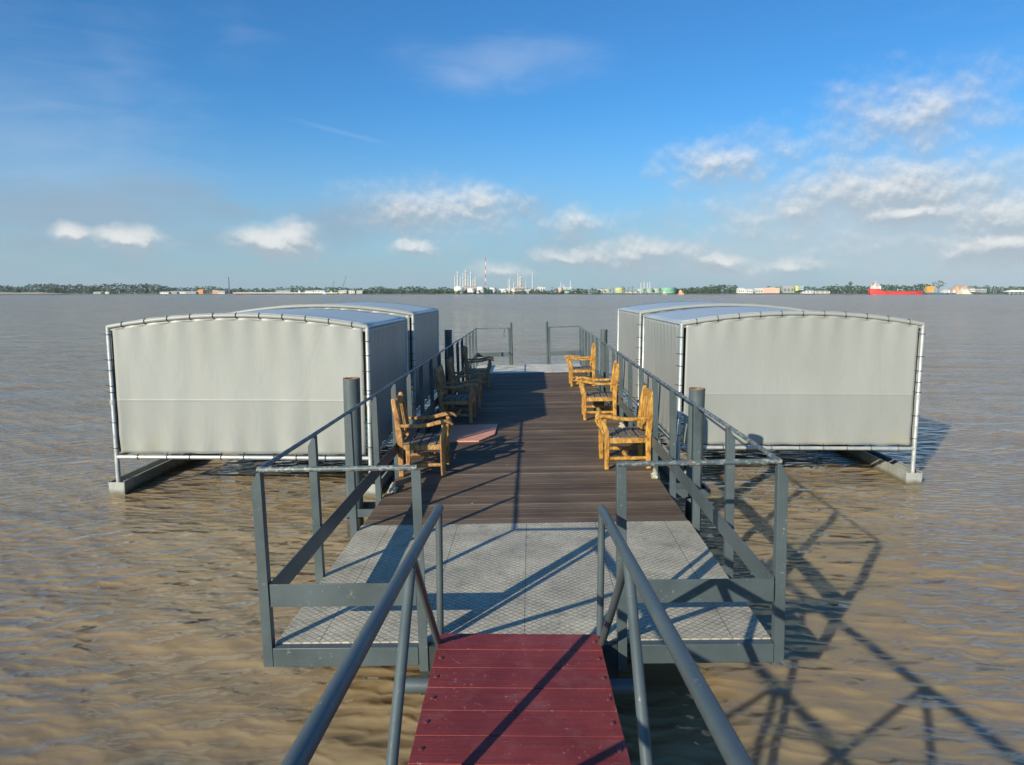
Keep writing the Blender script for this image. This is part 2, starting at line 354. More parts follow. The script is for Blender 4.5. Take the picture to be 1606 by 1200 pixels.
HAZE = 0.00005
M = {}
M['steel'] = m_steel(); M['rail'] = m_wornrail(); M['galv'] = m_galv(); M['canvas'] = m_canvas(); M['roof'] = m_roof()
M['wood'] = m_deckwood(); M['plate'] = m_checker(); M['plate_far'] = m_checker('tread_plate_pale', (.66, .63, .53), .4); M['red'] = m_redplank()
M['black'] = m_flat('black_plastic', (.03, .03, .032), .5, 0, .1, 9)
M['pile'] = m_steel('pile_paint', (.078, .104, .108), .15, wet=True)
M['dark'] = m_flat('wet_dark_steel', (.03, .036, .038), .5, 0, .3, 3)
M['channel'] = m_wet('aluminium_channel', (.38, .40, .375), .5, .1)
M['cleat'] = m_flat('old_cleat_paint', (.52, .49, .36), .5, 0, .3, 14)
M['ply'] = m_flat('plywood_sheet', (.62, .30, .20), .6, 0, .1, 6)
M['bolt'] = m_flat('bolt_head', (.19, .06, .07), .35, .4, .2, 20)
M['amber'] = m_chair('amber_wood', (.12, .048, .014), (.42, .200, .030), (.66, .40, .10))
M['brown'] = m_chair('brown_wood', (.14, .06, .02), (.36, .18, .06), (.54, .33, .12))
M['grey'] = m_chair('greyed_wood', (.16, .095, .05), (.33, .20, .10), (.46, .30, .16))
M['slat'] = m_chair('greyed_slats', (.06, .052, .045), (.13, .112, .09), (.24, .21, .16))

# ------------------------------------------------------------------ water
def build_water():
    def graded(a, b, d0, grow, dmax):
        out = [a]; d = d0
        while out[-1] < b: out.append(out[-1]+d); d = min(d*grow, dmax)
        return out
    ys = [-30, -22, -16, -11, -7, -4, -2] + graded(-0.5, 4200, .055, 1.0105, 400)
    half = graded(0.0, 4200, .06, 1.018, 500); xs = sorted([-q for q in half[1:]]) + half
    X, Y = np.meshgrid(np.array(xs), np.array(ys)); Z = np.zeros_like(X)
    rng = np.random.RandomState(3)
    dist = np.sqrt(X**2+Y**2); 
    for i in range(25):
        lam = .22*(1.115**i); ang = rng.normal(R(100), R(24)); ph = rng.rand()*6.28
        k = 2*math.pi/lam; amp = .0050*lam**.75 if lam < .8 else .0042*lam**.2
        fade = np.clip(1.6 - dist*.018/lam*3.2, 0, 1)          # only where the grid can carry the wave
        Z += amp*fade*np.sin(k*(X*math.cos(ang)+Y*math.sin(ang)) + ph + .8*np.sin(X*.31+Y*.17+i))
    nx, ny = len(xs), len(ys)
    co = np.stack([X, Y, Z], -1).reshape(-1, 3)
    idx = np.arange(nx*ny).reshape(ny, nx)
    faces = np.stack([idx[:-1, :-1], idx[:-1, 1:], idx[1:, 1:], idx[1:, :-1]], -1).reshape(-1, 4)
    me = bpy.data.meshes.new('water'); me.vertices.add(len(co)); me.vertices.foreach_set('co', co.ravel())
    me.loops.add(faces.size); me.loops.foreach_set('vertex_index', faces.ravel()); me.polygons.add(len(faces))
    me.polygons.foreach_set('loop_start', np.arange(0, faces.size, 4)); me.polygons.foreach_set('loop_total', np.full(len(faces), 4))
    me.update(calc_edges=True); me.polygons.foreach_set('use_smooth', [True]*len(faces))
    m = Mat('muddy_water', .08, 0, .42); m.b.inputs['IOR'].default_value = 1.333; m.b.subsurface_method = 'BURLEY' if hasattr(m.b, 'subsurface_method') else 0; m.b.inputs['Subsurface Weight'].default_value = .85; m.b.inputs['Subsurface Radius'].default_value = (1.0, .62, .34); m.b.inputs['Subsurface Scale'].default_value = .12
    p = m.geo()
    big = m.noise(m.mp(p, (.35, .8, 1)), .35, 4); m.col(m.ramp(big, [(.3, (.240, .176, .097)), (.7, (.295, .220, .124))]))
    def wave(rotd, scale, dist, dscale, detail=2):
        n = m.N.new('ShaderNodeTexWave'); n.wave_type = 'BANDS'; n.bands_direction = 'Y'; n.wave_profile = 'SIN'
        m.L.new(m.mp(p, (1, 1, 1), (0, 0, R(rotd))), n.inputs['Vector']); n.inputs['Scale'].default_value = scale; n.inputs['Distortion'].default_value = dist
        n.inputs['Detail'].default_value = detail; n.inputs['Detail Scale'].default_value = dscale; n.inputs['Detail Roughness'].default_value = .55; return n.outputs['Fac']
    gust = m.ramp(m.noise(m.mp(p, (.6, 1, 1)), .45, 3), [(.35, (.25,)*3), (.65, (1,)*3)])
    sharp = lambda w, e: m.math('POWER', w, e)
    w1 = sharp(wave(33, .85, 5.5, .6), 1.6); w2 = sharp(wave(-27, 1.5, 6.0, .9), 2.0); w3 = sharp(wave(7, 2.6, 5.0, 1.5), 2.2); w4 = sharp(wave(-12, 1.15, 7.0, .9), 1.8)
    c = m.noise(m.mp(p, (.35, .9, 1), (0, 0, R(12))), .9, 3, .5)
    fine = m.noise(m.mp(p, (2.6, 5.5, 1), (0, 0, R(-10))), 2.6, 3, .5, .5)
    dist = m.N.new('ShaderNodeVectorMath'); dist.operation = 'LENGTH'; m.L.new(p, dist.inputs[0]); far = m.ramp(m.math('DIVIDE', dist.outputs['Value'], 120.0), [(.06, (0, 0, 0)), (.25, (.55,)*3), (1.0, (1, 1, 1))])
    # wind chop too fine to resolve with distance becomes roughness
    m.rough(m.math('ADD', .035, m.math('MULTIPLY', far, .12))); m.L.new(m.math('SUBTRACT', .5, m.math('MULTIPLY', far, .20)), m.b.inputs['Specular IOR Level'])
    chop = m.noise(m.mp(p, (.22, .55, 1), (0, 0, R(6))), 1.0, 5, .65, .6); n0 = m.bump(m.math('MULTIPLY', chop, far), 1.0, 1.3)
    n1 = m.bump(c, .45, .10, n0); n2 = m.bump(w1, .40, .026, n1); n2 = m.bump(w4, .5, .022, n2); n3 = m.bump(m.math('MULTIPLY', w2, gust), .65, .020, n2); n4 = m.bump(m.math('MULTIPLY', w3, gust), .9, .012, n3); m.bump(fine, .35, .018, n4)
    me.materials.append(m.m); o = bpy.data.objects.new('water', me); C.objects.link(o); o['kind'] = 'structure'
build_water()

# ------------------------------------------------------------------ dock (coordinates: deck top is z = 0, x right, y out into the river)
XL, XR, Y0, YW, YM, YE = -1.485, 1.385, 3.90, 6.02, 17.9, 20.0
def build_dock():
    base = (0, 12, 0); r = root('floating_dock', base, DOCK)
    tag(r, 'long floating dock with dark wood boards and grey tread plates at both ends', 'dock')
    mb = MB(); y = YW; k = 0
    while y < YM - .01:
        h = random.uniform(-.0018, .0018); e = min(y+.1395, YM)
        mb.box(XL+random.uniform(0, .006), XR-random.uniform(0, .006), y, e, -.035, h); y += .145
    o = link('wood_decking', mb, M['wood'], r, (0, 12, 0), .003); o.location = (0, 0, 0)
    mb = MB(); mb.box(XL, XR, Y0, YW-.006, -.02, .004); link('tread_plate', mb, M['plate'], r, base)
    mb = MB(); mb.box(XL, XR, YM+.006, YE, -.02, .006); o = link('tread_plate', mb, M['plate_far'], r, base)
    mb = MB()                                                          # end and side beams
    mb.box(XL, -.640, Y0-.06, Y0-.003, -.115, -.002); mb.box(.60, XR, Y0-.06, Y0-.003, -.115, -.002)
    mb.box(XL-.004, XL+.05, Y0, YE, -.13, -.038); mb.box(XR-.05, XR+.004, Y0, YE, -.13, -.038); mb.box(XL, XR, YE+.002, YE+.06, -.13, -.002)
    mb.box(-.617, .497, Y0+.02, Y0+.10, -.16, -.022)
    link('edge_beam', mb, M['steel'], r, base, .003)
    for x in (-.93, .87):
        mb = MB(); mb.tube([(x, Y0+1.3, -.36), (x, YE-.2, -.36)], .23, 20); link('float_tube', mb, M['dark'], r, base)
    for (x, y) in ((-.62, Y0-.03), (.50, Y0-.03)):                      # gussets beside the opening
        mb = MB(); s = 1 if x < 0 else -1; mb.prism([(x, -.004), (x+s*.13, -.004), (x+s*.02, -.30), (x-s*.02, -.30)], 1, y-.02, y+.02); link('gusset', mb, M['dark'], r, base)
    for (x, y) in PILES:
        s = 1 if x > 0 else -1; e = XR if s > 0 else XL
        mb = MB(); w = .115
        mb.box(min(e, x+s*(w+.03)), max(e, x+s*(w+.03)), y-w-.02, y-w, -.17, -.09); mb.box(min(e, x+s*(w+.03)), max(e, x+s*(w+.03)), y+w, y+w+.02, -.17, -.09)
        mb.box(min(x+s*w, x+s*(w+.03)), max(x+s*w, x+s*(w+.03)), y-w-.002+.004, y+w-.002, -.17, -.09)
        link('pile_guide', mb, M['steel'], r, base, .003)
PILES = [(-1.77, 6.93), (1.755, 7.45), (-1.84, 15.85), (1.76, 17.05)]
build_dock()
# piles stand in the river bed
for (x, y), top, lab in zip(PILES, (1.61, 1.45, 1.63, 1.586),
        ('thick grey steel mooring pile by the nearest left chair, rust on its rim', 'thick grey steel mooring pile in front of the right shelter, nearest on that side',
         'grey mooring pile beside the far left shelter, near the dark chairs', 'grey mooring pile by the farthest yellow chair')):
    r = root('mooring_pile', (x, y, 0)); tag(r, lab, 'mooring pile', 'mooring piles along the dock')
    mb = MB(); n = 28; rr = .083
    mb.lathe([(rr, -1.2), (rr, top), (rr-.008, top+.002), (rr-.010, top-.004), (rr-.010, top-.30)], n, (x, y, 0)); link('pile_tube', mb, M['pile'], r, (x, y, 0))
    mb = MB(); mb.tube([(x+(rr-.004)*math.cos(a), y+(rr-.004)*math.sin(a), top+.002+random.uniform(-.002, .004)) for a in [2*math.pi*i/28 for i in range(28)]], .0065, 5, closed=True)
    link('rusty_rim', mb, bpy.data.materials.get('rust_rim') or m_flat('rust_rim', (.23, .10, .045), .8, 0, .4, 25), r, (x, y, 0))

# ------------------------------------------------------------------ railings
RH = 1.05
def post_L(x, y, s, cut=True, h=RH, lo=-.115, w=.056, fl=.055):
    """angle-iron post: flange facing the shore, second flange along the dock; s = outward side"""
    t = .009; xi, xo = x, x+s*w
    w = .086 if (s < 0 and cut) else w
    mb = MB()
    poly = [(xi, lo), (xo, lo), (xo, h-.085 if cut else h-.012), (xi+s*.018, h-.012), (xi, h-.012)]
    mb.prism(poly, 1, y, y+t)
    a, b = sorted((xi, xi+s*t)); mb.box(a, b, y+t, y+fl, lo, h-.014)
    return mb
def railing(side):
    s = side; X = XL+.10 if s < 0 else XR-.10                              # inner face of the posts
    edge = XL if s < 0 else XR
    X = edge + (-s)*-.0 if False else edge
    xi = edge + s*.002
    base = (edge, 12, 0); r = root('railing', base, DOCK)
    tag(r, 'grey steel railing along the %s side of the dock, %s' % (('left', 'beside the dark chairs') if s < 0 else ('right', 'behind the three yellow chairs')), 'railing', 'railings of the dock')
    # posts
    y = Y0-.06; ys = [y] + [4.86+ i*1.0 for i in range(15)] + [YE-.10]
    for i, yy in enumerate(ys):
        link('post', post_L(xi, yy, s, True, RH), M['steel'], r, base, .0015)
    inx = -.637 if s < 0 else .505                                      # post at the gangway opening
    link('post', post_L(inx, Y0-.06, 1, False, RH, -.15, .052, .07), M['steel'], r, base, .0015)
    # top bar along the side and across the ends
    def bar(pts, nm='top_rail', mat='rail', rad=.0165):
        mb = MB(); mb.tube(pts, rad, 10); link(nm, mb, M[mat], r, base)
    jit = lambda: random.uniform(-.003, .003)
    yy = Y0-.05; pts = []
    while yy < YE-.02: pts.append((xi+s*.012+jit(), yy, RH+jit())); yy += 1.0
    pts.append((xi+s*.012, YE-.04, RH)); bar(pts, rad=.0145)
    bar([(xi+s*.02, Y0-.045, RH+.002), (inx+(.03 if s < 0 else 0), Y0-.045, RH)], rad=.0155)
    farx = -.575 if s < 0 else .545
    bar([(xi, YE-.045, RH), (farx, YE-.045, RH)])
    # lower flat bars
    mb = MB(); a, b = sorted((xi-s*.011, xi-s*.003)); mb.box(a, b, Y0-.045, YE-.06, .255, .385); link('lower_rail', mb, M['steel'], r, base, .0015)
    mb = MB(); a, b = sorted((xi-s*.010, inx)); mb.box(a, b, Y0-.062, Y0-.053, .25, .385); link('lower_rail', mb, M['steel'], r, base, .0015)
    mb = MB(); a, b = sorted((xi-s*.010, farx)); mb.box(a, b, YE-.07, YE-.061, .25, .37); link('lower_rail', mb, M['steel'], r, base, .0015)
    # far gate post: channel with a round pipe before it
    mb = MB(); mb.box(farx-.03, farx+.03, YE-.06, YE, -.1, RH); link('gate_post', mb, M['steel'], r, base, .002)
    mb = MB(); q = farx + (.06 if s < 0 else -.06); mb.tube([(q, YE-.03, -.1), (q, YE-.03, 1.2)], .03, 12); link('gate_pipe', mb, M['steel'], r, base)
    if s < 0:
        mb = MB(); pts = [(farx-.14+.012*math.sin(i), YE-.05, RH-.02-.03*i) for i in range(8)]; mb.tube(pts, .008, 6); link('hanging_chain', mb, M['dark'], r, base)
railing(-1); railing(1)

# ------------------------------------------------------------------ cleats and plywood on the deck
def cleat(x, y, rz, lab):
    r = root('mooring_cleat', (x, y, 0), DOCK, rz); tag(r, lab, 'cleat', 'mooring cleats along the deck edges')
    mb = MB(); mb.tube([(0, -.17, .034), (0, -.09, .046), (0, 0, .047), (0, .09, .046), (0, .17, .034)], [.013, .020, .022, .020, .013], 10); link('horn', mb, M['cleat'], r)
    for e in (-1, 1):
        mb = MB(); y0, y1 = sorted((e*.035, e*.075)); mb.prism([(-.035, .009), (.035, .009), (.016, .042), (-.016, .042)], 1, y0, y1); link('foot', mb, M['cleat'], r, bevel=.004)
    mb = MB(); mb.box(-.045, .045, -.10, .10, .0, .008); link('base_plate', mb, M['cleat'], r, bevel=.002)
cleat(1.36, 7.55, R(-6), 'cream mooring cleat on the deck in front of the nearest yellow chair')
cleat(1.36, 10.35, R(4), 'cream mooring cleat behind the nearest yellow chair, by the right railing')
cleat(-1.43, 7.15, R(3), 'cream mooring cleat by the left railing, before the brown chair')
r = root('plywood_sheet', (-.85, 10.1, 0), DOCK); tag(r, 'salmon coloured board with a cut corner lying flat on the deck boards', 'board')
mb = MB(); mb.prism([(-1.33, 9.50), (-.70, 9.50), (-.505, 9.95), (-.50, 10.72), (-1.33, 10.70)], 2, .004, .022); link('sheet', mb, M['ply'], r, (-.85, 10.1, 0), .0015)

# ------------------------------------------------------------------ chairs (local: faces +x, width along y, origin under the seat)
def chair(mat, lab, x, y, rz, near_arm=True, back='slats', seed=0, slat='slat', high=1.0):
    rnd = random.Random(seed); r = root('wooden_armchair', (x, y, 0), DOCK, rz); tag(r, lab, 'chair', 'rustic wooden armchairs along the dock')
    m = M[mat]; hw = .265; fx, bx = .235, -.235; j = lambda a=.004: rnd.uniform(-a, a)
    for s in (-1, 1):
        yy = s*hw
        # front leg: log section, thickening and bending forward under the arm
        mb = MB(); mb.slab([(fx+j(), yy, 0), (fx+j(), yy+j(), .18), (fx+j(), yy, .36), (fx+.002, yy, .44), (fx+.03+j(), yy, .52), (fx+.012, yy, .585)], [.050, .054, .056, .056, .052, .046], [.052, .054, .058, .056, .050, .040]); link('leg', mb, m, r, bevel=.010)
        # rear leg runs up as the back post
        mb = MB(); mb.slab([(bx, yy, 0), (bx+j(), yy, .2), (bx+.004, yy, .37), (bx-.010, yy, .50), (bx-.030+j(), yy, .68), (bx-.052, yy, .82), (bx-.060, yy, .885)], [.048, .050, .052, .054, .052, .050, .040], [.056, .060, .068, .070, .064, .058, .044]); link('leg', mb, m, r, bevel=.012)
        # forked brace growing from the front leg
        mb = MB(); mb.slab([(fx+.03, yy, .40), (fx+.058+j(), yy, .47), (fx+.05, yy, .54), (fx+.015, yy, .585)], [.04, .036, .034, .03], [.028, .026, .026, .026]); link('fork_brace', mb, m, r, bevel=.008)
        # arm
        if not (s == -1 and rz_is_right(rz) and not near_arm) and not (s == 1 and not rz_is_right(rz) and not near_arm):
            mb = MB(); w = .070
            mb.slab([(bx-.02, yy, .580), (bx+.10, yy, .572+j()), (bx+.22, yy, .570), (bx+.33, yy, .582), (bx+.43, yy, .606), (bx+.50, yy, .616), (bx+.56, yy, .604), (bx+.595, yy, .575)],
                    [.05, .052, .056, .07, .082, .084, .07, .045], [.034, .036, .038, .040, .040, .036, .032, .022]); link('armrest', mb, m, r, bevel=.009)
        mb = MB(); mb.box(bx+.03, fx-.03, yy-.022, yy+.022, .300, .362); link('seat_rail', mb, m, r, bevel=.006)
        mb = MB(); mb.tube([(bx+.03, yy, .125), (0, yy+j(.01), .13+j(.01)), (fx-.028, yy, .125)], [.019, .024, .019], 8); link('stretcher', mb, m, r)
    for xx, z0, z1 in ((fx, .295, .362), (bx, .295, .362)):
        mb = MB(); mb.box(xx-.022, xx+.022, -hw+.028, hw-.028, z0, z1); link('seat_rail', mb, m, r, bevel=.006)
    mb = MB(); mb.tube([(0.0, -hw, .13), (.01, 0, .14), (0, hw, .13)], [.02, .027, .02], 8); link('stretcher', mb, m, r)
    for i in range(5):
        cx = bx+.065+i*.098; dz = .012*math.sin(math.pi*(i/4.0)); mb = MB()
        mb.box(cx-.041, cx+.041, -hw-.024+j(.006), hw+.024+j(.006), .366-dz, .386-dz+j(.002)); link('seat_slat', mb, M[slat], r, bevel=.005)
    # back: lower and upper rails with upright boards
    n = 5 if back == 'slats' else 4; w = .036 if back == 'slats' else .105
    for z, h in ((.44, .045), (.80, .085)):
        cx = bx - .008 - (z-.5)*.13 if z > .5 else bx-.005
        mb = MB(); k = 7; prof = []
        for i in range(k):
            t = i/(k-1); a = -hw+.028+t*(2*hw-.056); prof.append((a, z + (.035*math.sin(math.pi*t) if z > .5 else 0)))
        poly = [(a, zz-h/2) for a, zz in prof] + [(a, zz+h/2) for a, zz in prof[::-1]]
        mb.prism(poly, 0, cx-.018, cx+.018); link('back_rail', mb, m, r, bevel=.006)
    for i in range(n):
        a = -hw+.06+(i+.0)*(2*hw-.12)/(n-1); mb = MB()
        mb.slab([(bx-.006+.004, a, .463), (bx-.024, a, .64), (bx-.044, a, .762+.03*math.sin(math.pi*(i+.5)/n))], [w, w*1.02, w], [.018, .018, .018]); link('back_slat', mb, m, r, bevel=.004)
    return r
def rz_is_right(rz): return abs(rz) > 1.5
PI = math.pi
chair('amber', 'bright amber armchair missing its near armrest, closest on the right side', 1.10, 8.15, PI+R(1.5), near_arm=False, back='boards', seed=1)
chair('amber', 'bright amber armchair with both arms, middle one of the right row', 1.105, 11.28, PI-R(2), back='boards', seed=2)
chair('amber', 'amber armchair farthest along the right row, in front of the river', 1.12, 15.35, PI+R(1), back='boards', seed=3)
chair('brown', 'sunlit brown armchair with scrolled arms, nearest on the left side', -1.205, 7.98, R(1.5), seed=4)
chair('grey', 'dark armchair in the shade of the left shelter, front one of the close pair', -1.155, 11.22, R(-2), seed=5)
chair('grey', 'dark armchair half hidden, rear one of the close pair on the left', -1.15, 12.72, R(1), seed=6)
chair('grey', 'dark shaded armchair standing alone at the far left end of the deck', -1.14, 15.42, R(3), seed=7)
# small green bucket tucked behind the middle right chair
r = root('bucket', (1.16, 11.9, 0), DOCK); tag(r, 'small green bucket on the deck behind the middle amber chair', 'bucket')
mb = MB(); mb.lathe([(.085, 0), (.10, .22), (.106, .225), (.104, .235), (.094, .23), (.08, .02)], 20, (1.16, 11.9, .002)); link('pail', mb, m_flat('green_pail', (.04, .11, .09), .4, 0, .1, 5), r, (1.16, 11.9, 0))
mb = MB(); mb.tube([(1.16+.1*math.cos(a), 11.9, .215-.06*math.sin(a)) for a in [PI*i/10 for i in range(11)]], .003, 5); link('handle', mb, M['galv'], r, (1.16, 11.9, 0))

# ------------------------------------------------------------------ gangway
def build_gangway():
    L_ = 10.4; gy = 3.90; r = root('gangway', (-.055, gy, .492)); 
    r.rotation_euler = (0, 0, R(.7))                                # runs back to the shore
    tag(r, 'narrow gangway of maroon painted boards with grey pipe handrails', 'gangway')
    W = .458; sl = .035                                                       # local: y < 0 goes back to shore, rises sl per metre
    z = lambda y: -sl*y
    Mx = Matrix.Rotation(-math.atan(sl), 4, 'X')
    mb = MB(); y = 0.0; k = 0
    widths = [.20, .205, .205, .20, .20, .205]
    while y > -L_:
        w = .203; a = random.uniform(-.003, .003); dz = random.uniform(-.0015, .0015)
        mb.box(-W+a, W+a, y-w+.006, y, -.035+dz, .0+dz, Mx); y -= w
    link('walkway', mb, M['red'], r, bevel=.002)
    mb = MB(); y = -.10
    while y > -6:
        for s in (-1, 1): mb.lathe([(.012, 0), (.011, .005), (.005, .008)], 10, tuple(Mx @ Vector((s*(W-.035+random.uniform(-.005, .005)), y, .001))))
        y -= .203
    link('bolt_heads', mb, M['bolt'], r)
    for s in (-1, 1):
        mb = MB(); mb.box(*sorted((s*(W-.045), s*(W+.006))), -L_, -.02, -.13, -.037, Mx); link('side_beam', mb, M['steel'], r, bevel=.003)
        X = s*(W+.004); rz = lambda y: .745 - .096*y if y > -5.0 else .745+.096*5.0+.035*(-y-5)
        pts = [(X, .03, rz(.0)-.004), (X, 0, rz(0))] + [(X, -q*.5, rz(-q*.5)) for q in range(1, 21)]
        mb = MB(); mb.tube(pts, .0255, 14); link('handrail', mb, M['steel'], r)
        mb = MB(); mb.tube([(X, .0, -.06), (X, .0, rz(0)-.01)], .020, 12); link('end_post', mb, M['steel'], r)
        # Warren bracing between the chords
        node = -.97; bot = -.12; tops = [-.97-1.6*i for i in range(6)]; bots = [-.05]+[-.97-.80-1.6*i for i in range(6)]
        for i, t in enumerate(tops):
            mb = MB(); mb.tube([(X, bots[i], z(bots[i])-.06), (X, t, rz(t)-.012)], .0195, 12); link('brace', mb, M['steel'], r)
            mb = MB(); mb.tube([(X, t-.02, rz(t)-.012), (X, bots[i+1], z(bots[i+1])-.06)], .0225, 12); link('brace', mb, M['steel'], r)
    mb = MB(); mb.tube([(-.66, -.26, -.17), (.66, -.26, -.17)], .042, 16); link('roller', mb, M['steel'], r)
    for i in range(6):
        mb = MB(); y = -.9-1.6*i; mb.box(-W, W, y-.03, y+.03, z(y)-.12, z(y)-.045); link('cross_beam', mb, M['steel'], r)
build_gangway()

# ------------------------------------------------------------------ canvas shelters on channel floats
def shelter(xi, xo, y0, y1, top, lab, near=True, rise=.138, group='canvas boat shelters on both sides of the dock'):
    """xi inner edge, xo outer edge (signed)"""
    s = 1 if xo > 0 else -1; xa, xb = min(xi, xo), max(xi, xo); base = ((xi+xo)/2, (y0+y1)/2, 0)
    r = root('boat_shelter', base); tag(r, lab, 'boat shelter', group)
    bz = .46; pr = .027; zt = lambda x: top + rise*(1-((x-(xa+xb)/2)/((xb-xa)/2))**2)
    K = 24; xs = [xa+(xb-xa)*i/K for i in range(K+1)]
    # arches front and rear, legs, bottom bars
    for y in (y0, y1):
        mb = MB(); mb.tube([(x, y, zt(x)) for x in xs], pr, 12); link('arch_pipe', mb, M['canvas'], r, base)
    for x in (xa, xb):
        for y in (y0, y1):
            mb = MB(); mb.tube([(x, y, .10), (x, y, 1.17), (x, y, 1.175), (x, y, top+.01)], [pr, pr, pr*.93, pr*.93], 12)
            mb.tube([(x, y, 1.11), (x, y, 1.17)], pr+.007, 12); link('leg', mb, M['galv'], r, base)
        mb = MB(); mb.tube([(x, y0, bz), (x, y1, bz)], pr*.8, 10); link('bottom_pipe', mb, M['galv'], r, base)
        mb = MB(); mb.tube([(x, y0, top-.0), (x, y1, top-.0)], pr*.7, 8); link('eave_pipe', mb, M['roof'], r, base)
    for y in (y0, y1):
        mb = MB(); mb.tube([(xa, y, bz), (xb, y, bz)], pr*.93, 12); link('bottom_pipe', mb, M['galv'], r, base)
    # roof
    mb = MB(); rows = 14; o = []
    for jj in range(rows+1):
        y = y0+.03+(y1-y0-.06)*jj/rows; sag = .022*math.sin(math.pi*jj/rows)
        for x in xs: o.append((x, y, zt(x)+.030-sag+random.uniform(-.002, .002)))
    n = K+1; mb.add(o, [(a*n+b, a*n+b+1, (a+1)*n+b+1, (a+1)*n+b) for a in range(rows) for b in range(K)])
    ro = link('roof_canvas', mb, M['roof'], r, base); md = ro.modifiers.new('thick', 'SOLIDIFY'); md.thickness = .006
    # curtains as slightly wrinkled sheets
    def curtain(P, Q, y_dir, name='curtain', off=.0):
        """sheet between ground points P and Q"""
        P = Vector(P); Q = Vector(Q); nu, nv = 90, 40; d = (Q-P); nrm = Vector((-d.y, d.x, 0)).normalized()*y_dir; vs = []
        ph = [random.uniform(0, 6.28) for _ in range(9)]; Ln = d.length
        for b in range(nv+1):
            v = b/nv
            for a in range(nu+1):
                u = a/nu; p = P + d*u; hi = (zt(p.x) if abs(d.x) > .1 else top) - .018; lo = bz+.042+.004*abs(math.sin(math.pi*u*8))
                z = lo + (hi-lo)*v
                w = 0
                for q in range(5): w += math.sin(u*Ln*(5+q*3.1)+ph[q]+1.1*math.sin(v*3+ph[q]))*(.0030 if xo < 0 else .0014)/(1+q*.3)*(1.25-v)
                eb = math.exp(-v*7)*math.sin(u*8*2*math.pi*1.0+ph[6])*(.011 if xo < 0 else .006) + math.exp(-(1-v)*7)*math.sin(u*11*2*math.pi+ph[7])*.009 + (math.exp(-v*3-u*6)+math.exp(-v*3-(1-u)*6))*math.sin((u*Ln*14)+v*22+ph[8])*.008
                bell = .035*math.sin(math.pi*u)*math.sin(math.pi*v)
                vs.append(p + nrm*(w+eb-bell+off) + Vector((0, 0, z)))
        mb = MB(); n = nu+1; mb.add(vs, [(b*n+a, b*n+a+1, (b+1)*n+a+1, (b+1)*n+a) for b in range(nv) for a in range(nu)])
        c = link(name, mb, M['canvas'], r, base); md = c.modifiers.new('thick', 'SOLIDIFY'); md.thickness = .003
    g = .055
    curtain((xa+g, y0, 0), (xb-g, y0, 0), -1, 'front_curtain'); curtain((xa+g, y1, 0), (xb-g, y1, 0), 1, 'rear_curtain')
    curtain((xa, y0+g, 0), (xa, y1-g, 0), 1, 'side_curtain'); curtain((xb, y0+g, 0), (xb, y1-g, 0), -1, 'side_curtain')
    # rolled edge of the roof sheet hanging under the front arch
    mb = MB(); mb.tube([(x, y0+.02, zt(x)-.040+.006*math.sin(i*2.1)) for i, x in enumerate(xs)], .022, 8); link('rolled_edge', mb, M['canvas'], r, base)
    # black ties
    def tie(p, axis):
        mb = MB(); p = Vector(p); R_ = pr+.006
        pts = [(p + (Vector((math.cos(a), math.sin(a), 0)) if axis == 2 else Vector((0, math.cos(a), math.sin(a))))*R_) for a in [2*PI*i/12 for i in range(12)]]
        mb.tube(pts, .0038, 5, closed=True)
        q = p + (Vector(((1 if p.x == xa else -1)*R_, 0, 0)) if axis == 2 else Vector((0, 0, R_)))
        e = q + (Vector(((1 if p.x == xa else -1)*.035, -.005, .004)) if axis == 2 else Vector((0, -.006, .026 if p.z < 1 else .004)))
        mb.tube([q, e], .004, 5); link('cable_tie', mb, M['black'], r, base)
    zz = [.60, .86, 1.22, 1.32, 1.50, 1.68, 1.92]
    for x in (xa, xb):
        for z in zz: tie((x, y0, z+random.uniform(-.04, .04)), 2)
    if near:
        nb = 9
        for i in range(nb): tie((xa+.28+(xb-xa-.5)*i/(nb-1)+random.uniform(-.04, .04), y0, bz), 0)
        for i in range(11): 
            x = xa+.18+(xb-xa-.36)*i/10; tie((x, y0, zt(x)), 0)
    # channel floats running back from the legs
    for x in (xa, xb):
        t = .006; w = .10; mb = MB(); ya, yb = y0-.05, y1+.05
        mb.box(x-w, x+w, ya, yb, -.12, .02); mb.box(x-w, x-w+t, ya, yb, .0201, .165); mb.box(x+w-t, x+w, ya, yb, .0201, .165)
        mb.box(x-w+t, x+w-t, ya, ya+t, .0201, .150); mb.box(x-w+t, x-w+t+.02, ya+.02, yb, .157, .163); mb.box(x+w-t-.02, x+w-t, ya+.02, yb, .157, .163)
        mb.box(x-.05, x+.05, y0-.05+.02, y0+.05, .0202, .10)
        link('channel_float', mb, M['channel'], r, base, .002)
shelter(-1.94, -5.07, 8.40, 11.05, 2.050, 'pale grey canvas shelter on the left, nearest the camera, with a stained front curtain')
shelter(-1.93, -5.0, 11.65, 14.75, 2.105, 'grey canvas shelter on the left, standing behind the nearer left one', False)
shelter(1.93, 4.96, 9.12, 12.15, 2.062, 'smooth grey canvas shelter on the right, with a pile shadow on its front curtain')
shelter(1.93, 5.0, 12.55, 15.65, 2.105, 'grey canvas shelter on the right, standing behind the nearer right one', False)

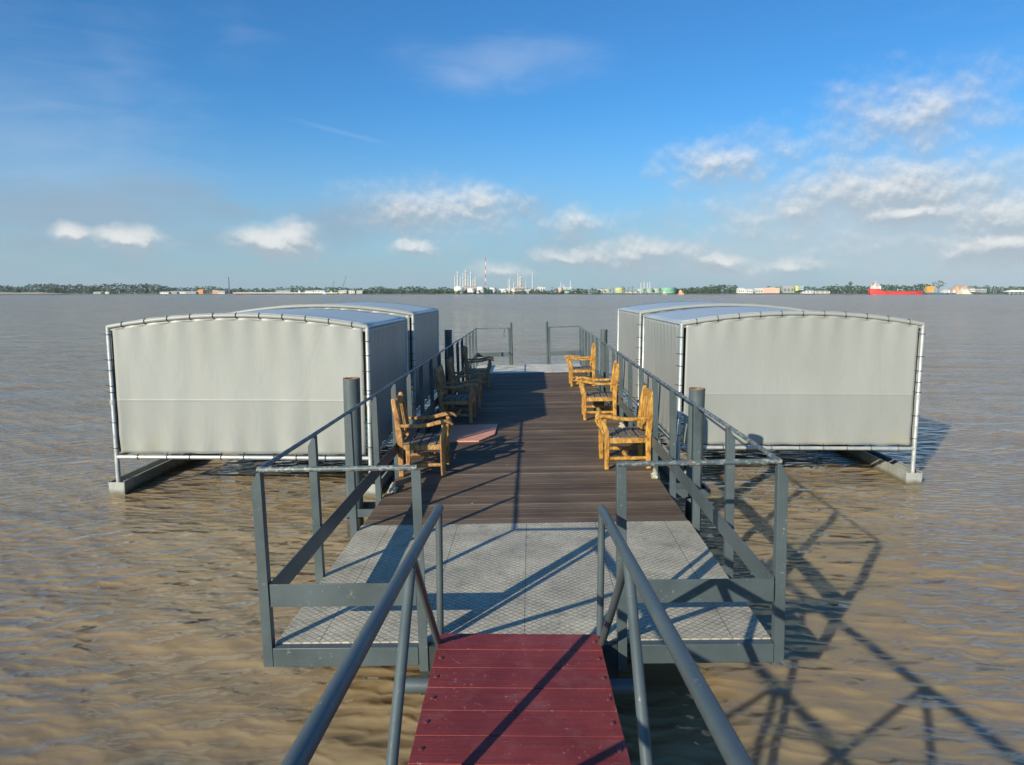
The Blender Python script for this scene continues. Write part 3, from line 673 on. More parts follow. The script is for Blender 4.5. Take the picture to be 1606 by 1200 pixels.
# ------------------------------------------------------------------ far bank
FAR = 1400.0
F_ = {}
def fm(key, c, rough=.6, metal=0, var=.12, scale=.15):
    if key not in F_: F_[key] = m_flat('far_'+key, c, rough, metal, var, scale)
    return F_[key]
def m_leaf():
    m = Mat('far_foliage', .7, 0, .2); p = m.geo(); n = m.noise(p, .09, 4); n2 = m.noise(p, .5, 3)
    t = m.ramp(n, [(.3, (.030, .062, .030)), (.5, (.05, .095, .035)), (.72, (.085, .115, .045))]); m.col(m.mix(.5, t, m.ramp(n2, [(.3, (.5, .5, .5)), (.7, (1.5, 1.5, 1.4))]), 'MULTIPLY')); return m.m
M['leaf'] = m_leaf(); M['trunk'] = m_flat('far_bark', (.11, .09, .07), .8, 0, .2, .4)
def build_land():
    rnd = np.random.RandomState(5); n = 140; vs = []; xs = np.linspace(-1700, 1700, n)
    for i, x in enumerate(xs):
        y0 = FAR-16+6*math.sin(x*.011)+4*math.sin(x*.037)+rnd.uniform(-1.5, 1.5)
        for (dy, z) in ((0, -1.0), (8, .9), (24, 1.7), (200, 2.2), (1800, 3.0)): vs.append((x, y0+dy, z+ (rnd.uniform(-.2, .3) if z > 0 else 0)))
    fs = [(i*5+j, (i+1)*5+j, (i+1)*5+j+1, i*5+j+1) for i in range(n-1) for j in range(4)]
    mb = MB(); mb.add(vs, fs); m = Mat('river_bank', .9); p = m.geo(); m.col(m.ramp(m.noise(p, .02, 5), [(.35, (.10, .115, .05)), (.55, (.20, .18, .12)), (.7, (.28, .26, .19))]))
    o = link('far_bank_ground', mb, m.m); o['kind'] = 'structure'
build_land()
def crown(mb, c, rx, rz, n, rnd, sz):
    for _ in range(n):
        a = rnd.uniform(0, 2*PI); t = rnd.random()**.5; h = rnd.uniform(-1, 1); k = math.sqrt(max(0, 1-h*h))*t
        p = Vector((c[0]+math.cos(a)*k*rx, c[1]+math.sin(a)*k*rx, c[2]+h*rz))
        d1 = Vector((rnd.gauss(0, 1), rnd.gauss(0, 1), rnd.gauss(0, 1))).normalized(); d2 = d1.orthogonal().normalized(); d2 = (d2*math.cos(a*3)+d1.cross(d2)*math.sin(a*3)); q = sz*rnd.uniform(.6, 1.3)
        d3 = d1.cross(d2)
        mb.add([p+d1*q, p+d2*q*.9, p-d1*q*.8, p-d2*q, p+d3*q*.6, p-d3*q*.6], [(0, 1, 4), (1, 2, 4), (2, 3, 4), (3, 0, 4), (1, 0, 5), (2, 1, 5), (3, 2, 5), (0, 3, 5)])
def wood_mass(x0, x1, prof, seed, Y=FAR+12, step=4.4, name='far_wood', lab=''):
    rnd = random.Random(seed); mb = MB(); px = x0
    while px < x1:
        # canopy height in pixels above the waterline, interpolated
        for i in range(len(prof)-1):
            if prof[i][0] <= px <= prof[i+1][0]:
                t = (px-prof[i][0])/(prof[i+1][0]-prof[i][0]); ty = prof[i][1]*(1-t)+prof[i+1][1]*t
        yy = Y + rnd.uniform(0, 40); P = at(px, 459, yy); topz = at(px, ty+rnd.uniform(-1.3, 2.4), yy).z; h = max(3, topz-1)
        rx = min(h*.55, rnd.uniform(4.5, 8.5)); crown(mb, (P.x, yy, 1+h*.58), rx, h*.44, int(26+rx*4), rnd, 1.25)
        crown(mb, (P.x+rnd.uniform(-3, 3), yy-3, 1+h*.22), rx*.9, h*.25, 16, rnd, 1.2)
        px += step*rnd.uniform(.5, 1.3)
    o = link(name, mb, M['leaf'], smooth=False); tag(o, lab, 'trees', None, 'stuff')
wood_mass(-40, 262, [(-40, 449), (0, 448), (30, 450), (48, 446), (95, 446), (150, 448), (175, 445), (210, 447), (245, 446), (265, 450)], 1, lab='tall dense wood along the far bank at the left edge of the view', step=3.2)
wood_mass(262, 380, [(262, 450), (300, 450), (318, 451), (322, 448), (345, 452), (380, 452)], 2, Y=FAR+60, lab='lower trees behind the orange roofed hut on the far bank')
wood_mass(380, 560, [(380, 454), (430, 452), (465, 449), (500, 451), (560, 452)], 3, Y=FAR+90, lab='distant belt of trees behind the long jetty')
wood_mass(556, 712, [(556, 453), (572, 453), (590, 449), (603, 450), (616, 453), (630, 450), (650, 449), (680, 453), (700, 451), (712, 452)], 4, lab='bushy trees on the far bank just left of the refinery columns', step=3.2)
wood_mass(712, 940, [(712, 456), (740, 455), (800, 456), (860, 454), (905, 453), (930, 454), (940, 455)], 5, Y=FAR-2, lab='low green shrubs in front of the refinery tanks', step=6.5)
wood_mass(1060, 1158, [(1060, 454), (1083, 452), (1100, 450), (1122, 447), (1140, 448), (1155, 448), (1158, 452)], 6, lab='dense wood between the green tanks and the white warehouses', step=2.8)
wood_mass(1205, 1305, [(1205, 450), (1215, 449), (1250, 451), (1260, 449), (1285, 450), (1305, 450)], 7, Y=FAR+80, lab='trees rising behind the pale orange shed')
wood_mass(1300, 1462, [(1300, 449), (1312, 447), (1330, 449), (1362, 450), (1385, 445), (1400, 448), (1430, 448), (1445, 445), (1462, 449)], 8, lab='wood on the far bank behind the red tanker', step=3.2)
wood_mass(1500, 1660, [(1500, 452), (1525, 449), (1550, 448), (1580, 451), (1606, 450), (1660, 449)], 9, Y=FAR+40, lab='trees behind the white roofed pier at the right edge')

def far_tree(px, topy, wid, lab, kind='round', Y=FAR+2, seed=0):
    rnd = random.Random(seed); P = at(px, 459, Y); top = at(px, topy, Y).z; h = top-1; b = (P.x, Y, 1); r = root('tree' if kind != 'palm' else 'palm_tree', b); tag(r, lab, 'tree', 'single trees on the far bank')
    w = wid*1.25/2; cz = {'round': .62, 'umbrella': .78, 'palm': .92, 'lolly': .85}[kind]; rz = {'round': .38, 'umbrella': .24, 'palm': .10, 'lolly': .16}[kind]
    mb = MB(); mb.tube([(P.x, Y, .5), (P.x+.4, Y, 1+h*.4), (P.x-.1, Y, 1+h*cz)], [.7, .5, .3], 7)
    if kind == 'umbrella':
        for k in (-1, 1): mb.tube([(P.x+.4, Y, 1+h*.4), (P.x+k*w*.6, Y, 1+h*.75)], [.4, .2], 6)
    link('trunk', mb, M['trunk'], r, b)
    mb = MB()
    if kind == 'palm':
        for k in range(12):
            a = 2*PI*k/12+rnd.random(); c0 = Vector((P.x, Y, 1+h*.92)); d = Vector((math.cos(a), math.sin(a), .0)); pts = [c0+d*w*t+Vector((0, 0, h*.10*math.sin(t*2.2)-t*t*h*.12)) for t in (0, .35, .7, 1)]
            mb.slab(pts, [.3, 1.0, .8, .2], .08)
    else: crown(mb, (P.x, Y, 1+h*cz), w, h*rz, 90, rnd, 1.1 if kind != 'lolly' else .8)
    link('crown', mb, M['leaf'], r, b)
far_tree(1471, 441, 22, 'broad umbrella shaped tree beside the brown sand heap', 'umbrella', seed=1)
far_tree(1333, 442, 6, 'lone tree with a small round top on a thin trunk, left of the red tanker', 'lolly', seed=2)
for i, (px, ty, lb) in enumerate([(976, 449, 'palm standing before the yellow green tank'), (986, 451, 'palm just right of the yellow green tank'), (962, 452, 'palm left of the yellow green tank'), (992, 449, 'dark palm left of the green tanks'), (945, 452, 'palm by the low white sheds right of the peach tank'), (929, 451, 'palm between the peach tank and the low white sheds'), (1014, 453, 'palm in front of the pale green tanks'), (1035, 453, 'palm at the left edge of the large green tank'),
                                  (852, 449, 'palm next to the refinery smoke'), (866, 450, 'palm left of the peach coloured tank')]):
    far_tree(px, ty, 6, lb, 'palm', FAR-6, 20+i)

def cyl_tank(px0, px1, ty, by, mat, lab, Y=FAR+20, dome=.1, name='storage_tank', sphere=False, grp='storage tanks of the refinery'):
    a = at(px0, by, Y); b = at(px1, ty, Y); rr = (b.x-a.x)/2; cx = (a.x+b.x)/2; z0 = max(.8, a.z); h = b.z-z0; r = root(name, (cx, Y, z0)); tag(r, lab, 'storage tank', grp)
    mb = MB()
    if sphere:
        prof = [(max(.05, rr*math.sin(PI*i/14)), h/2-h/2*math.cos(PI*i/14)) for i in range(15)]; mb.lathe(prof, 28, (cx, Y, z0)); link('shell', mb, mat, r, (cx, Y, z0))
        mb = MB()
        for k in range(8): w = 2*PI*k/8; mb.tube([(cx+rr*.9*math.cos(w), Y+rr*.9*math.sin(w), .5), (cx+rr*.9*math.cos(w), Y+rr*.9*math.sin(w), z0+h*.5)], .35, 6)
        link('support_leg', mb, fm('pale', (.55, .55, .5)), r, (cx, Y, z0)); return
    mb.lathe([(rr, 0), (rr, h*(1-dome)), (rr*.98, h*(1-dome)+.05)], 30, (cx, Y, z0)); link('shell', mb, mat, r, (cx, Y, z0))
    mb = MB(); mb.lathe([(rr*1.01, h*(1-dome)+.06), (rr*.6, h*(1-dome*.35)), (.3, h)], 30, (cx, Y, z0)); link('roof', mb, fm('tankroof', (.5, .52, .48)), r, (cx, Y, z0))
    mb = MB(); mb.tube([(cx+rr*1.02*math.cos(-PI+PI*i/12), Y+rr*1.02*math.sin(-PI+PI*i/12), z0+h*(1-dome)*i/12+.3) for i in range(13)], .22, 5); link('stair', mb, fm('dkmetal', (.16, .17, .17)), r, (cx, Y, z0))
white = fm('white', (.78, .77, .70)); cream = fm('cream', (.66, .60, .48)); peach = fm('peach', (.68, .46, .32)); green = fm('green', (.18, .42, .27)); pgreen = fm('palegreen', (.36, .47, .33)); ygreen = fm('yellowgreen', (.46, .50, .20)); rustc = fm('rust', (.36, .20, .15)); steelp = fm('steel', (.62, .63, .60)); yellow = fm('yellow', (.62, .60, .05)); orange = fm('orange', (.75, .33, .10)); red = fm('red', (.62, .05, .035)); blue = fm('blue', (.05, .13, .22)); grey = fm('grey', (.34, .37, .34)); lblue = fm('lightblue', (.42, .52, .55)); sand = fm('sand', (.48, .32, .20)); dkm = fm('dkmetal', (.16, .17, .17))
cyl_tank(712, 727, 448.5, 459, white, 'round white tank below the leftmost refinery columns', sphere=True, name='sphere_tank')
cyl_tank(748.5, 760, 449, 460, white, 'upright white tank directly under the red and white mast', Y=FAR+6)
cyl_tank(759.5, 767.5, 450.5, 459, green, 'small green tank squeezed between two white tanks', Y=FAR+14)
cyl_tank(733, 745, 452, 458.5, white, 'low white tank between the round tank and the mast', Y=FAR+24)
cyl_tank(786, 795, 453.5, 458.5, white, 'small white tank left of the middle column pair', Y=FAR+16)
cyl_tank(766, 778.5, 450.5, 459, white, 'wide white tank right of the small green tank', Y=FAR+30)
cyl_tank(875, 883, 450.5, 459, peach, 'peach coloured tank right of the refinery smoke')
cyl_tank(885, 895, 456, 460, green, 'low green tank beside the peach tank', Y=FAR)
cyl_tank(802, 810, 452, 458, cream, 'cream tank at the foot of the right refinery columns')
cyl_tank(948, 958, 453.5, 458, ygreen, 'low yellow green tank beside the white sheds')
cyl_tank(964, 980, 450.5, 459, ygreen, 'large yellow green tank behind the palms')
cyl_tank(999, 1012, 452.5, 458.5, pgreen, 'pale green tank, leftmost of the row beside the large green tank')
cyl_tank(1013, 1024, 452, 458.5, pgreen, 'pale green tank with thin stacks above it')
cyl_tank(1024, 1036, 452, 458.5, pgreen, 'pale green tank touching the large green one', Y=FAR+30)
cyl_tank(1036, 1060, 450.3, 460, green, 'largest green tank, right end of the tank row', Y=FAR+10)
cyl_tank(468, 472, 455.5, 459, white, 'small white tank on the middle of the long jetty', Y=FAR+4)

def column(px, ty, wpx, lab, by=458, mat=None, Y=FAR+40, platforms=True, name='refinery_column', cat='refinery column', grp='columns and stacks of the refinery'):
    a = at(px, by, Y); t = at(px, ty, Y).z; rr = wpx*1.25/2*1.15; b = (a.x, Y, 1); r = root(name, b); tag(r, lab, cat, grp); h = t-1
    mb = MB(); mb.lathe([(rr, 0), (rr, h*.55), (rr*.8, h*.6), (rr*.75, h*.94), (rr*.3, h)], 12, b); link('shell', mb, mat or steelp, r, b)
    if platforms:
        for k in range(4):
            mb = MB(); z = h*(.3+.19*k); mb.lathe([(rr*1.7, z), (rr*1.7, z+.35)], 12, b); link('platform', mb, dkm, r, b)
        mb = MB(); mb.box(a.x+rr*.8, a.x+rr*.8+.4, Y-.3, Y+.1, 1, 1+h*.85); link('ladder', mb, dkm, r, b)
for a in [(713.8, 432, 1.6, 'short pale column at the left end of the refinery group'), (717.6, 425, 1.8, 'tall column above the round white tank'), (726.5, 428, 1.6, 'slim column just left of the tallest refinery pair'),
          (730.3, 423, 2.0, 'tallest column of the left refinery group'), (738.6, 426, 1.8, 'column right of the tallest one, before the short pair'), (745.5, 434, 1.8, 'stout shorter column left of the banded mast'),
          (722.3, 434, 1.4, 'slim column between the tall one and the slim one at left'), (734.4, 432, 1.5, 'shorter column right beside the tallest one'), (742, 438, 1.3, 'low thin column before the stout shorter one'), (825, 441, 1.2, 'low column between the thick one and the lone stack'), (806, 443, 1.6, 'squat column left of the tall pale one'), (797.3, 439, 1.2, 'thin left column of the middle pair right of the mast'), (799.8, 436, 1.4, 'right column of the middle pair beyond the mast'), (812.6, 429, 1.8, 'tall pale column in the right refinery group'), (816, 433, 2.6, 'thick column beside the tall pale one'), (835, 427, 1.3, 'lone slender stack right of the thick column')]:
    column(*a, mat=cream if int(a[0]) in (713, 745, 812, 816, 730) else steelp)
for a in [(879.5, 443, .8, 'thin chimney above the peach tank'), (883.8, 446, .8, 'short chimney just right of the peach tank'), (894.5, 440, .8, 'thin chimney at the end of the low green tank'), (1005, 443, .8, 'leftmost of four thin stacks over the pale green tanks'), (1010, 442, .8, 'second of four thin stacks over the pale green tanks'), (1015, 443, .8, 'third of four thin stacks over the pale green tanks'), (1019, 442, .8, 'rightmost of four thin stacks over the pale green tanks')]:
    column(*a, mat=white, platforms=False, name='chimney', cat='chimney')
# banded mast
def mast(px, ty, lab, w=3.0, bands=True, name='radio_mast', Y=FAR+50, lean=0, mr=.34):
    a = at(px, 458, Y); t = at(px, ty, Y).z; b = (a.x, Y, 1); r = root(name, b); tag(r, lab, 'mast'); n = 9; h = t-1
    for k in range(n):
        z0, z1 = 1+h*k/n, 1+h*(k+1)/n; ws = [w/2*(1-.55*k/n), w/2*(1-.55*(k+1)/n)]; mb = MB(); rad = mr
        for q in range(4):
            c = [(-1, -1), (1, -1), (1, 1), (-1, 1)]; c0, c1 = c[q], c[(q+1) % 4]
            mb.tube([(a.x+c0[0]*ws[0]+lean*k/n, Y+c0[1]*ws[0], z0), (a.x+c0[0]*ws[1]+lean*(k+1)/n, Y+c0[1]*ws[1], z1)], rad, 5)
            mb.tube([(a.x+c0[0]*ws[0]+lean*k/n, Y+c0[1]*ws[0], z0), (a.x+c1[0]*ws[1]+lean*(k+1)/n, Y+c1[1]*ws[1], z1)], rad*.7, 5)
        link('lattice_section', mb, (fm('mastred', (.60, .10, .06)) if k % 2 == 0 else white) if bands else fm('mastgrey', (.10, .16, .17)), r, b)
    if bands:
        mb = MB(); mb.tube([(a.x+lean, Y, t), (a.x+lean, Y, t+4)], .25, 5); link('antenna', mb, dkm, r, b)
mast(761.5, 404, 'tall red and white banded lattice mast above the refinery tanks', 2.2, mr=.24)
mast(359.5, 434, 'dark slender lattice mast at the left end of the long jetty', 1.6, False, Y=FAR)
# crane booms
def crane(px0, py0, px1, py1, lab):
    Y = FAR+30; a = at(px0, py0, Y); b_ = at(px1, py1, Y); base = (a.x, Y, 1); r = root('crane', base); tag(r, lab, 'crane', 'cranes beyond the jetty')
    mb = MB(); mb.box(a.x-3, a.x+4, Y-2, Y+2, 2.2, 5); mb.prism([(a.x-1, 5.05), (a.x+2, 5.05), (a.x+1, 7.5), (a.x-1, 7.5)], 1, Y-1.5, Y+1.5); link('cab', mb, yellow, r, base)
    mb = MB(); mb.box(a.x-4, a.x+4, Y-2.5, Y-1.2, .9, 2.1); mb.box(a.x-4, a.x+4, Y+1.2, Y+2.5, .9, 2.1); link('crawler', mb, dkm, r, base)
    mb = MB(); p0 = Vector((a.x, Y, 4)); p1 = b_
    for d in (-.8, .8):
        mb.tube([p0+Vector((d, 0, 0)), p1+Vector((d*.2, 0, 0))], .28, 5); n = 8
        for k in range(n): mb.tube([p0.lerp(p1, k/n)+Vector((d*(1-.8*k/n), 0, 0)), p0.lerp(p1, (k+1)/n)+Vector((-d*(1-.8*(k+1)/n), 0, 0))], .18, 4)
    link('boom', mb, dkm, r, base)
    mb = MB(); mb.tube([p1, p1+Vector((.5, 0, -8))], .15, 4); link('cable', mb, dkm, r, base)
crane(519, 451, 523.5, 440, 'smaller crane boom, left of the two beyond the jetty'); crane(535, 450, 543, 432, 'longer leaning crane boom, right of the two beyond the jetty')

def shed(px0, px1, ty, by, mat, roofm, lab, Y=FAR+8, dep=14, roof='gable', cat='building', name='shed', win=3, grp='low buildings along the far bank'):
    a = at(px0, by, Y); b_ = at(px1, ty, Y); z0 = max(.8, a.z); h = max(2.0, b_.z-z0); cx = (a.x+b_.x)/2; w = (b_.x-a.x); base = (cx, Y, z0); r = root(name, base); tag(r, lab, cat, grp)
    hw = h*.66 if roof == 'gable' else h*.9
    mb = MB(); mb.box(cx-w/2, cx+w/2, Y, Y+dep, z0-1, z0+hw); link('wall', mb, mat, r, base)
    mb = MB()
    if roof == 'gable': mb.prism([(Y-.6, z0+hw+.02), (Y+dep+.6, z0+hw+.02), (Y+dep/2, z0+h)], 0, cx-w/2-.5, cx+w/2+.5)
    elif roof == 'arch': mb.prism([(cx-w/2*math.cos(PI*i/14), z0+hw*.55+(h-hw*.55)*math.sin(PI*i/14)) for i in range(15)], 1, Y-.4, Y+dep)
    else: mb.box(cx-w/2-.4, cx+w/2+.4, Y-.4, Y+dep, z0+hw+.02, z0+h)
    link('roof', mb, roofm, r, base)
    for i in range(win):
        x = cx-w/2+w*(i+.5)/win; mb = MB(); mb.box(x-w*.10, x+w*.10, Y-.08, Y-.02, z0+hw*.15, z0+hw*.7); link('opening', mb, dkm, r, base)
rt = fm('roofgrey', (.42, .43, .40)); wr = fm('roofwhite', (.74, .74, .70))
SH = [(146, 158, 457.5, 460, grey, wr, 'low grey boathouse under the left wood'), (165, 171, 456.8, 460, white, wr, 'small white house under the left wood'), (172.5, 178, 456.5, 460, white, wr, 'second small white house, right beside the first under the wood'),
      (251, 264, 457.5, 460, white, wr, 'small white shed where the left wood ends'), (266, 277, 457, 460, grey, wr, 'grey shed with a white roof left of the long white ones'), (279, 291, 457, 460, white, wr, 'long white shed left of the orange roofed hut'), (292, 307, 457.2, 460.2, grey, wr, 'grey shed touching the orange roofed hut'),
      (310, 318, 453.8, 460, orange, orange, 'hut with a bright orange gable roof'), (333, 341, 455, 460, orange, cream, 'orange walled shed left of the dark mast'), (341.5, 352, 455.5, 460, cream, grey, 'cream shed just left of the dark mast'),
      (434, 455, 454.5, 457.5, grey, rt, 'grey green hall behind the jetty'), (478, 490, 455.5, 458.5, white, wr, 'white shed behind the jetty, under the first crane'), (492, 508, 455, 458.2, white, wr, 'long white shed left of the cranes'),
      (531, 543, 455, 459, cream, wr, 'cream shed under the longer crane boom'), (546, 556, 455.3, 459.5, white, wr, 'white shed right of the cranes'), (559, 568, 455.5, 459.5, cream, wr, 'cream shed beside the bushy trees'),
      (783, 800, 453, 458, lblue, wr, 'pale blue plant building right of the white tanks'), (820, 838, 452.5, 458, cream, rt, 'cream plant hall behind the lone slender stack'), (843, 855, 449.5, 458, steelp, rt, 'tall grey plant hall left of the smoke'),
      (897, 912, 455, 459.5, grey, wr, 'grey shed right of the thin chimney'), (914, 927, 456, 460, white, wr, 'white shed between the grey shed and the palms'), (938, 947, 453.5, 458.5, cream, white, 'cream shed with a white roof left of the yellow green tank'),
      (982, 998, 455, 459, cream, rt, 'cream shed between the yellow green and pale green tanks'), (1158, 1168, 451.5, 459, white, wr, 'white warehouse at the right edge of the dense wood'), (1170.5, 1181, 453, 459, white, wr, 'second white warehouse, right of the one by the wood'),
      (1185, 1197, 452, 459, cream, white, 'cream warehouse left of the pale orange shed'), (1228, 1246, 449, 458.5, grey, rt, 'tall grey plant building left of the yellow silo'), (1255, 1261, 448.8, 454, lblue, lblue, 'small pale blue block right of the yellow silo'),
      (1259, 1276, 454.5, 459.5, white, rt, 'low white shed right of the yellow silo'), (1278, 1302, 455.8, 459.5, cream, rt, 'long low cream shed before the trees'), (1479, 1487, 453.5, 458, white, wr, 'white shed left of the brown sand heap'), (1521, 1530, 451, 457, white, rt, 'white shed right of the brown sand heap'), (1536, 1548, 453, 458, grey, wr, 'grey shed between the sand heap and the white pier roof')]
for i, a in enumerate(SH): shed(*a, Y=FAR+4+(i % 3)*5 + (40 if 780 < a[0] < 860 else 0), roof='flat' if a[0] in (843, 1228, 1255, 783) else 'gable')
shed(1197, 1223, 450.8, 459, peach, peach, 'wide pale orange shed with a rounded roof', roof='arch', win=0)
# refinery pipe racks
def rack(px0, px1, ty, by, mat, lab):
    Y = FAR+36; a = at(px0, by, Y); b_ = at(px1, ty, Y); base = (a.x, Y, 1); r = root('pipe_rack', base); tag(r, lab, 'pipe rack', 'steel frames of the refinery'); n = max(3, int((b_.x-a.x)/4))
    mb = MB()
    for i in range(n+1):
        x = a.x+(b_.x-a.x)*i/n; mb.box(x-.35, x+.35, Y-.35, Y+.35, 1, b_.z*(1-.12*(i % 3)))
    link('upright', mb, mat, r, base); mb = MB()
    for k in range(3): z = 1+(b_.z-1)*(.3+.26*k); mb.box(a.x, b_.x, Y-.8, Y-.36, z, z+.7)
    link('beam', mb, mat, r, base)
    mb = MB()
    for k in range(2): z = 1+(b_.z-1)*(.42+.26*k); mb.tube([(a.x-1, Y-1.5, z), (b_.x+1, Y-1.5, z)], .55, 8)
    link('pipe', mb, steelp, r, base)
rack(729, 749, 447, 458, rustc, 'reddish steel frame under the left refinery columns'); rack(808, 821, 447, 458, rustc, 'reddish steel frame around the thick refinery column'); rack(776, 800, 452.5, 458, cream, 'cream pipe rack between mast and right columns')
rack(822, 842, 453, 458, steelp, 'grey pipe rack beside the lone slender stack'); rack(876, 896, 449, 458, steelp, 'light steel frame behind the peach tank')
cyl_tank(1246.5, 1253.5, 447.8, 456, yellow, 'bright yellow silo on the far bank', name='silo', grp=None)
# jetty
def jetty(px0, px1, lab, Y=FAR-22, zt=3.6):
    a = at(px0, 459, Y); b_ = at(px1, 459, Y); base = ((a.x+b_.x)/2, Y, 0); r = root('jetty', base); tag(r, lab, 'jetty')
    mb = MB(); mb.box(a.x, b_.x, Y-3, Y+3, zt-1.0, zt); link('deck_slab', mb, white, r, base)
    n = 48
    for i in range(n):
        x = a.x+1+(b_.x-a.x-2)*i/(n-1); mb = MB(); mb.tube([(x, Y-2, -1.5), (x, Y-2, zt-1.02)], .55, 6); mb.tube([(x, Y+2, -1.5), (x, Y+2, zt-1.02)], .55, 6); link('pile_pair', mb, dkm if i > 7 else fm('mastred', (.6, .1, .06)), r, base)
    mb = MB(); mb.box(a.x, b_.x, Y-2.9, Y-2.7, zt+.9, zt+1.15); 
    for i in range(60): x = a.x+(b_.x-a.x)*i/59; mb.box(x-.12, x+.12, Y-2.9, Y-2.7, zt+.002, zt+.898)
    link('handrail', mb, white, r, base)
jetty(366, 530, 'long low jetty on many piles with its red end below the dark mast')
# pier roof at the right edge
Y = FAR-10; a = at(1575, 455, Y); b_ = at(1640, 451, Y); base = (a.x, Y, 0); r = root('pier_shelter', base); tag(r, 'long white roofed pier at the right edge of the far bank', 'pier')
mb = MB(); mb.prism([(a.x, 5.2), (b_.x, 5.2), (b_.x, 8.6), (a.x+10, 8.6)], 1, Y-6, Y+6); link('roof', mb, wr, r, base)
mb = MB(); mb.box(a.x+6, b_.x, Y-6, Y+6, 2.0, 2.8); link('deck_slab', mb, grey, r, base)
for i in range(8):
    x = a.x+8+i*8; mb = MB(); mb.tube([(x, Y-4, -1), (x, Y-4, 5.19)], .5, 6); link('column', mb, white, r, base)
# sand heaps
def heap(px0, px1, ty, lab, mat, Y=FAR):
    a = at(px0, 458, Y); b_ = at(px1, ty, Y); w = b_.x-a.x; cx = (a.x+b_.x)/2; h = b_.z-.8; nu, nv = 40, 12; rnd = random.Random(int(px0)); vs = []
    for j in range(nv+1):
        for i in range(nu+1):
            u = i/nu*2-1; v = j/nv*2-1; z = h*max(0, 1-abs(u)**3.4)*max(0, 1-v*v)*(1-.12*math.sin(u*9+1)-.08*math.sin(u*23)); vs.append((cx+u*w/2, Y+v*14, .8+z+(rnd.uniform(-.3, .3) if 0 < z else 0)))
    mb = MB(); n = nu+1; mb.add(vs, [(j*n+i, j*n+i+1, (j+1)*n+i+1, (j+1)*n+i) for j in range(nv) for i in range(nu)]); o = link('sand_heap', mb, mat); tag(o, lab, 'sand heap')
heap(1488, 1522, 448.5, 'wide brown sand heap right of the umbrella shaped tree', sand, FAR+6); heap(1503, 1520, 453.5, 'small pale sand heap in front of the brown one', cream, FAR-12)
heap(-60, 108, 458.4, 'low pale sandbank at the foot of the left wood', fm('bank', (.30, .29, .21)), FAR-8)

# red tanker
def tanker():
    Y = FAR-60; A = at(1363, 460, Y); B = at(1447, 460, Y); Lg = B.x-A.x; base = ((A.x+B.x)/2, Y, 0); r = root('tanker_ship', base); tag(r, 'long red tanker lying at anchor with its white bridge at the left end', 'ship')
    x0 = A.x; hb = 8.6; mb = MB(); bm = 8
    def sec(x, w, zb, zt): return [(x, Y-w, zt), (x, Y-w*.9, zb), (x, Y+w*.9, zb), (x, Y+w, zt)]
    secs = [sec(x0, 5, 2.5, 11), sec(x0+3, 7, -1, 10.8), sec(x0+Lg*.18, bm, -1.5, 9.6), sec(x0+Lg*.24, bm, -1.5, 6.0), sec(x0+Lg*.82, bm, -1.5, 5.6), sec(x0+Lg*.90, bm*.8, -1.5, 7.0), sec(x0+Lg, .8, -1, 7.6)]
    vs = [p for s_ in secs for p in s_]; fs = [(i*4+j, i*4+(j+1) % 4, (i+1)*4+(j+1) % 4, (i+1)*4+j) for i in range(len(secs)-1) for j in range(4)] + [(0, 1, 2, 3), tuple(len(vs)-4+j for j in range(4))]
    mb.add(vs, fs); link('hull', mb, red, r, base)
    mb = MB(); mb.box(x0+4, x0+Lg*.19, Y-6, Y+6, 10.9, 14.2); mb.box(x0+5.5, x0+Lg*.175, Y-5.4, Y+5.4, 14.25, 17); mb.box(x0+7, x0+Lg*.155, Y-7, Y+7, 17.05, 19.6); link('superstructure', mb, white, r, base)
    for z in (12.2, 15.2, 18.0):
        mb = MB(); mb.box(x0+8, x0+Lg*.15, Y-(7.06 if z > 17 else 6.06 if z < 14 else 5.46), Y-(7.01 if z > 17 else 6.01 if z < 14 else 5.41), z, z+.9); link('window_band', mb, dkm, r, base)
    mb = MB(); mb.lathe([(1.6, 0), (1.4, 4.5)], 10, (x0+6, Y, 17.1)); link('funnel', mb, fm('mastred', (.6, .1, .06)), r, base)
    mb = MB(); mb.tube([(x0+11, Y, 19.6), (x0+11, Y, 25.5)], [.4, .2], 6); mb.tube([(x0+9, Y, 23), (x0+13, Y, 23)], .2, 5); link('mast', mb, white, r, base)
    mb = MB()
    for k in range(6): mb.tube([(x0+Lg*.27, Y-4+k*1.6, 6.8), (x0+Lg*.8, Y-4+k*1.6, 6.6)], .3, 5)
    link('deck_pipes', mb, rustc, r, base)
    mb = MB(); mb.tube([(x0+Lg*.53, Y, 5.8), (x0+Lg*.53, Y, 11)], .4, 6); mb.tube([(x0+Lg*.53, Y, 10.5), (x0+Lg*.62, Y, 8.5)], .25, 5); link('deck_crane', mb, white, r, base)
tanker()
def boat(px0, px1, by, ty, hullm, cabm, lab, name='boat', Y=FAR-40):
    a = at(px0, by, Y); b_ = at(px1, ty, Y); w = b_.x-a.x; h = max(3, b_.z-.3); base = (a.x+w/2, Y, 0); r = root(name, base); tag(r, lab, 'boat', 'boats moored at the far bank')
    mb = MB(); mb.prism([(a.x+w*.06, -.5), (a.x+w*.9, -.5), (a.x+w, h*.38), (a.x, h*.33)], 1, Y-2.5, Y+2.5); link('hull', mb, hullm, r, base)
    mb = MB(); mb.box(a.x+w*.15, a.x+w*.7, Y-1.8, Y+1.8, h*.38+.02, h*.72); mb.box(a.x+w*.25, a.x+w*.55, Y-1.4, Y+1.4, h*.72+.02, h); link('cabin', mb, cabm, r, base)
    mb = MB(); mb.tube([(a.x+w*.4, Y, h), (a.x+w*.4, Y, h*1.5)], .15, 5); link('mast', mb, dkm, r, base)
boat(1063.5, 1072.5, 460.5, 454.5, orange, peach, 'orange hulled boat with pale cabin right of the largest green tank'); boat(1038, 1046, 460.5, 456.5, rustc, cream, 'small boat with a cream cabin in front of the largest green tank')
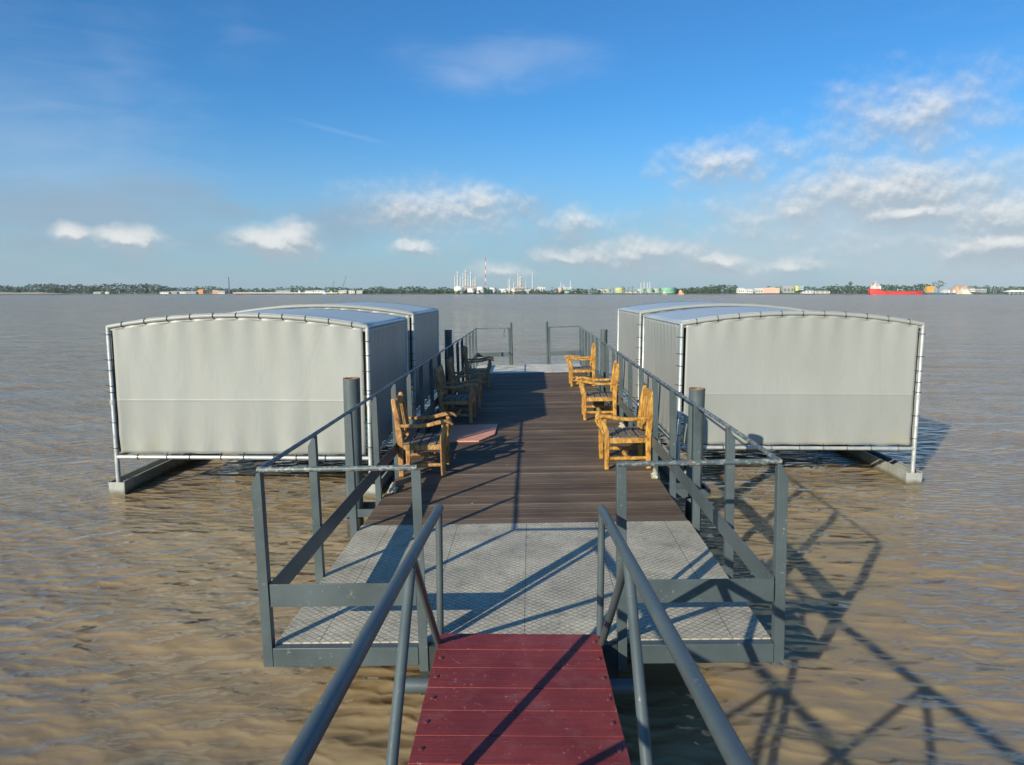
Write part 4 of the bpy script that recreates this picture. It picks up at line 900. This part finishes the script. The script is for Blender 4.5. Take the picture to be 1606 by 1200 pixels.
boat(1486, 1491, 459, 454.5, blue, white, 'small white cabined boat left of the pale sand heap'); boat(1494, 1499, 459, 454.5, blue, white, 'small white cabined boat right in front of the brown sand heap'); boat(505, 514, 461, 457.5, dkm, white, 'dark work boat with white cabin by the end of the jetty')
# barge with yellow load
Y = FAR-45; a = at(1451, 459, Y); b_ = at(1478, 455, Y); base = ((a.x+b_.x)/2, Y, 0); r = root('barge', base); tag(r, 'flat dark blue barge right of the red tanker', 'barge')
mb = MB(); mb.prism([(a.x+1.5, -.8), (b_.x-1.5, -.8), (b_.x, 3.4), (a.x, 3.4)], 1, Y-6, Y+6); link('hull', mb, blue, r, base); mb = MB(); mb.box(a.x+.6, b_.x-.6, Y-6.05, Y-5.9, 3.42, 4.1); link('bulwark', mb, dkm, r, base)
Y = FAR-45; a = at(1452.5, 455, Y); b_ = at(1464, 449, Y); base = ((a.x+b_.x)/2, Y, 3.5); r = root('container', base); tag(r, 'yellow container block standing on the dark blue barge', 'container')
mb = MB(); mb.box(a.x, b_.x, Y-4, Y+4, 3.45, b_.z); link('body', mb, fm('amberpaint', (.62, .36, .06)), r, base)
mb = MB()
for i in range(9): x = a.x+.6+(b_.x-a.x-1.2)*i/8; mb.box(x-.2, x+.2, Y-4.12, Y-4.01, 3.6, b_.z-.2)
link('ribs', mb, orange, r, base)

r = root('driftwood', (-3.27, 4.85, 0)); tag(r, 'small piece of driftwood floating on the muddy water left of the dock', 'driftwood')
mb = MB(); mb.tube([(-3.32, 4.84, .008), (-3.27, 4.85, .018), (-3.22, 4.87, .012)], [.010, .018, .008], 8); link('stick', mb, M['trunk'], r, (-3.27, 4.85, 0))
if HAZE:
    mb = MB(); mb.box(-3600, 3600, -60, 4300, -3, 90); mm = bpy.data.materials.new('humid_air'); mm.use_nodes = True; nt = mm.node_tree; nt.nodes.remove(nt.nodes['Principled BSDF'])
    v = nt.nodes.new('ShaderNodeVolumePrincipled'); v.inputs['Color'].default_value = (.80, .88, 1.0, 1); v.inputs['Density'].default_value = HAZE; v.inputs['Anisotropy'].default_value = .0
    nt.links.new(v.outputs[0], nt.nodes['Material Output'].inputs['Volume']); o = link('haze', mb, mm, smooth=False); o['kind'] = 'stuff'
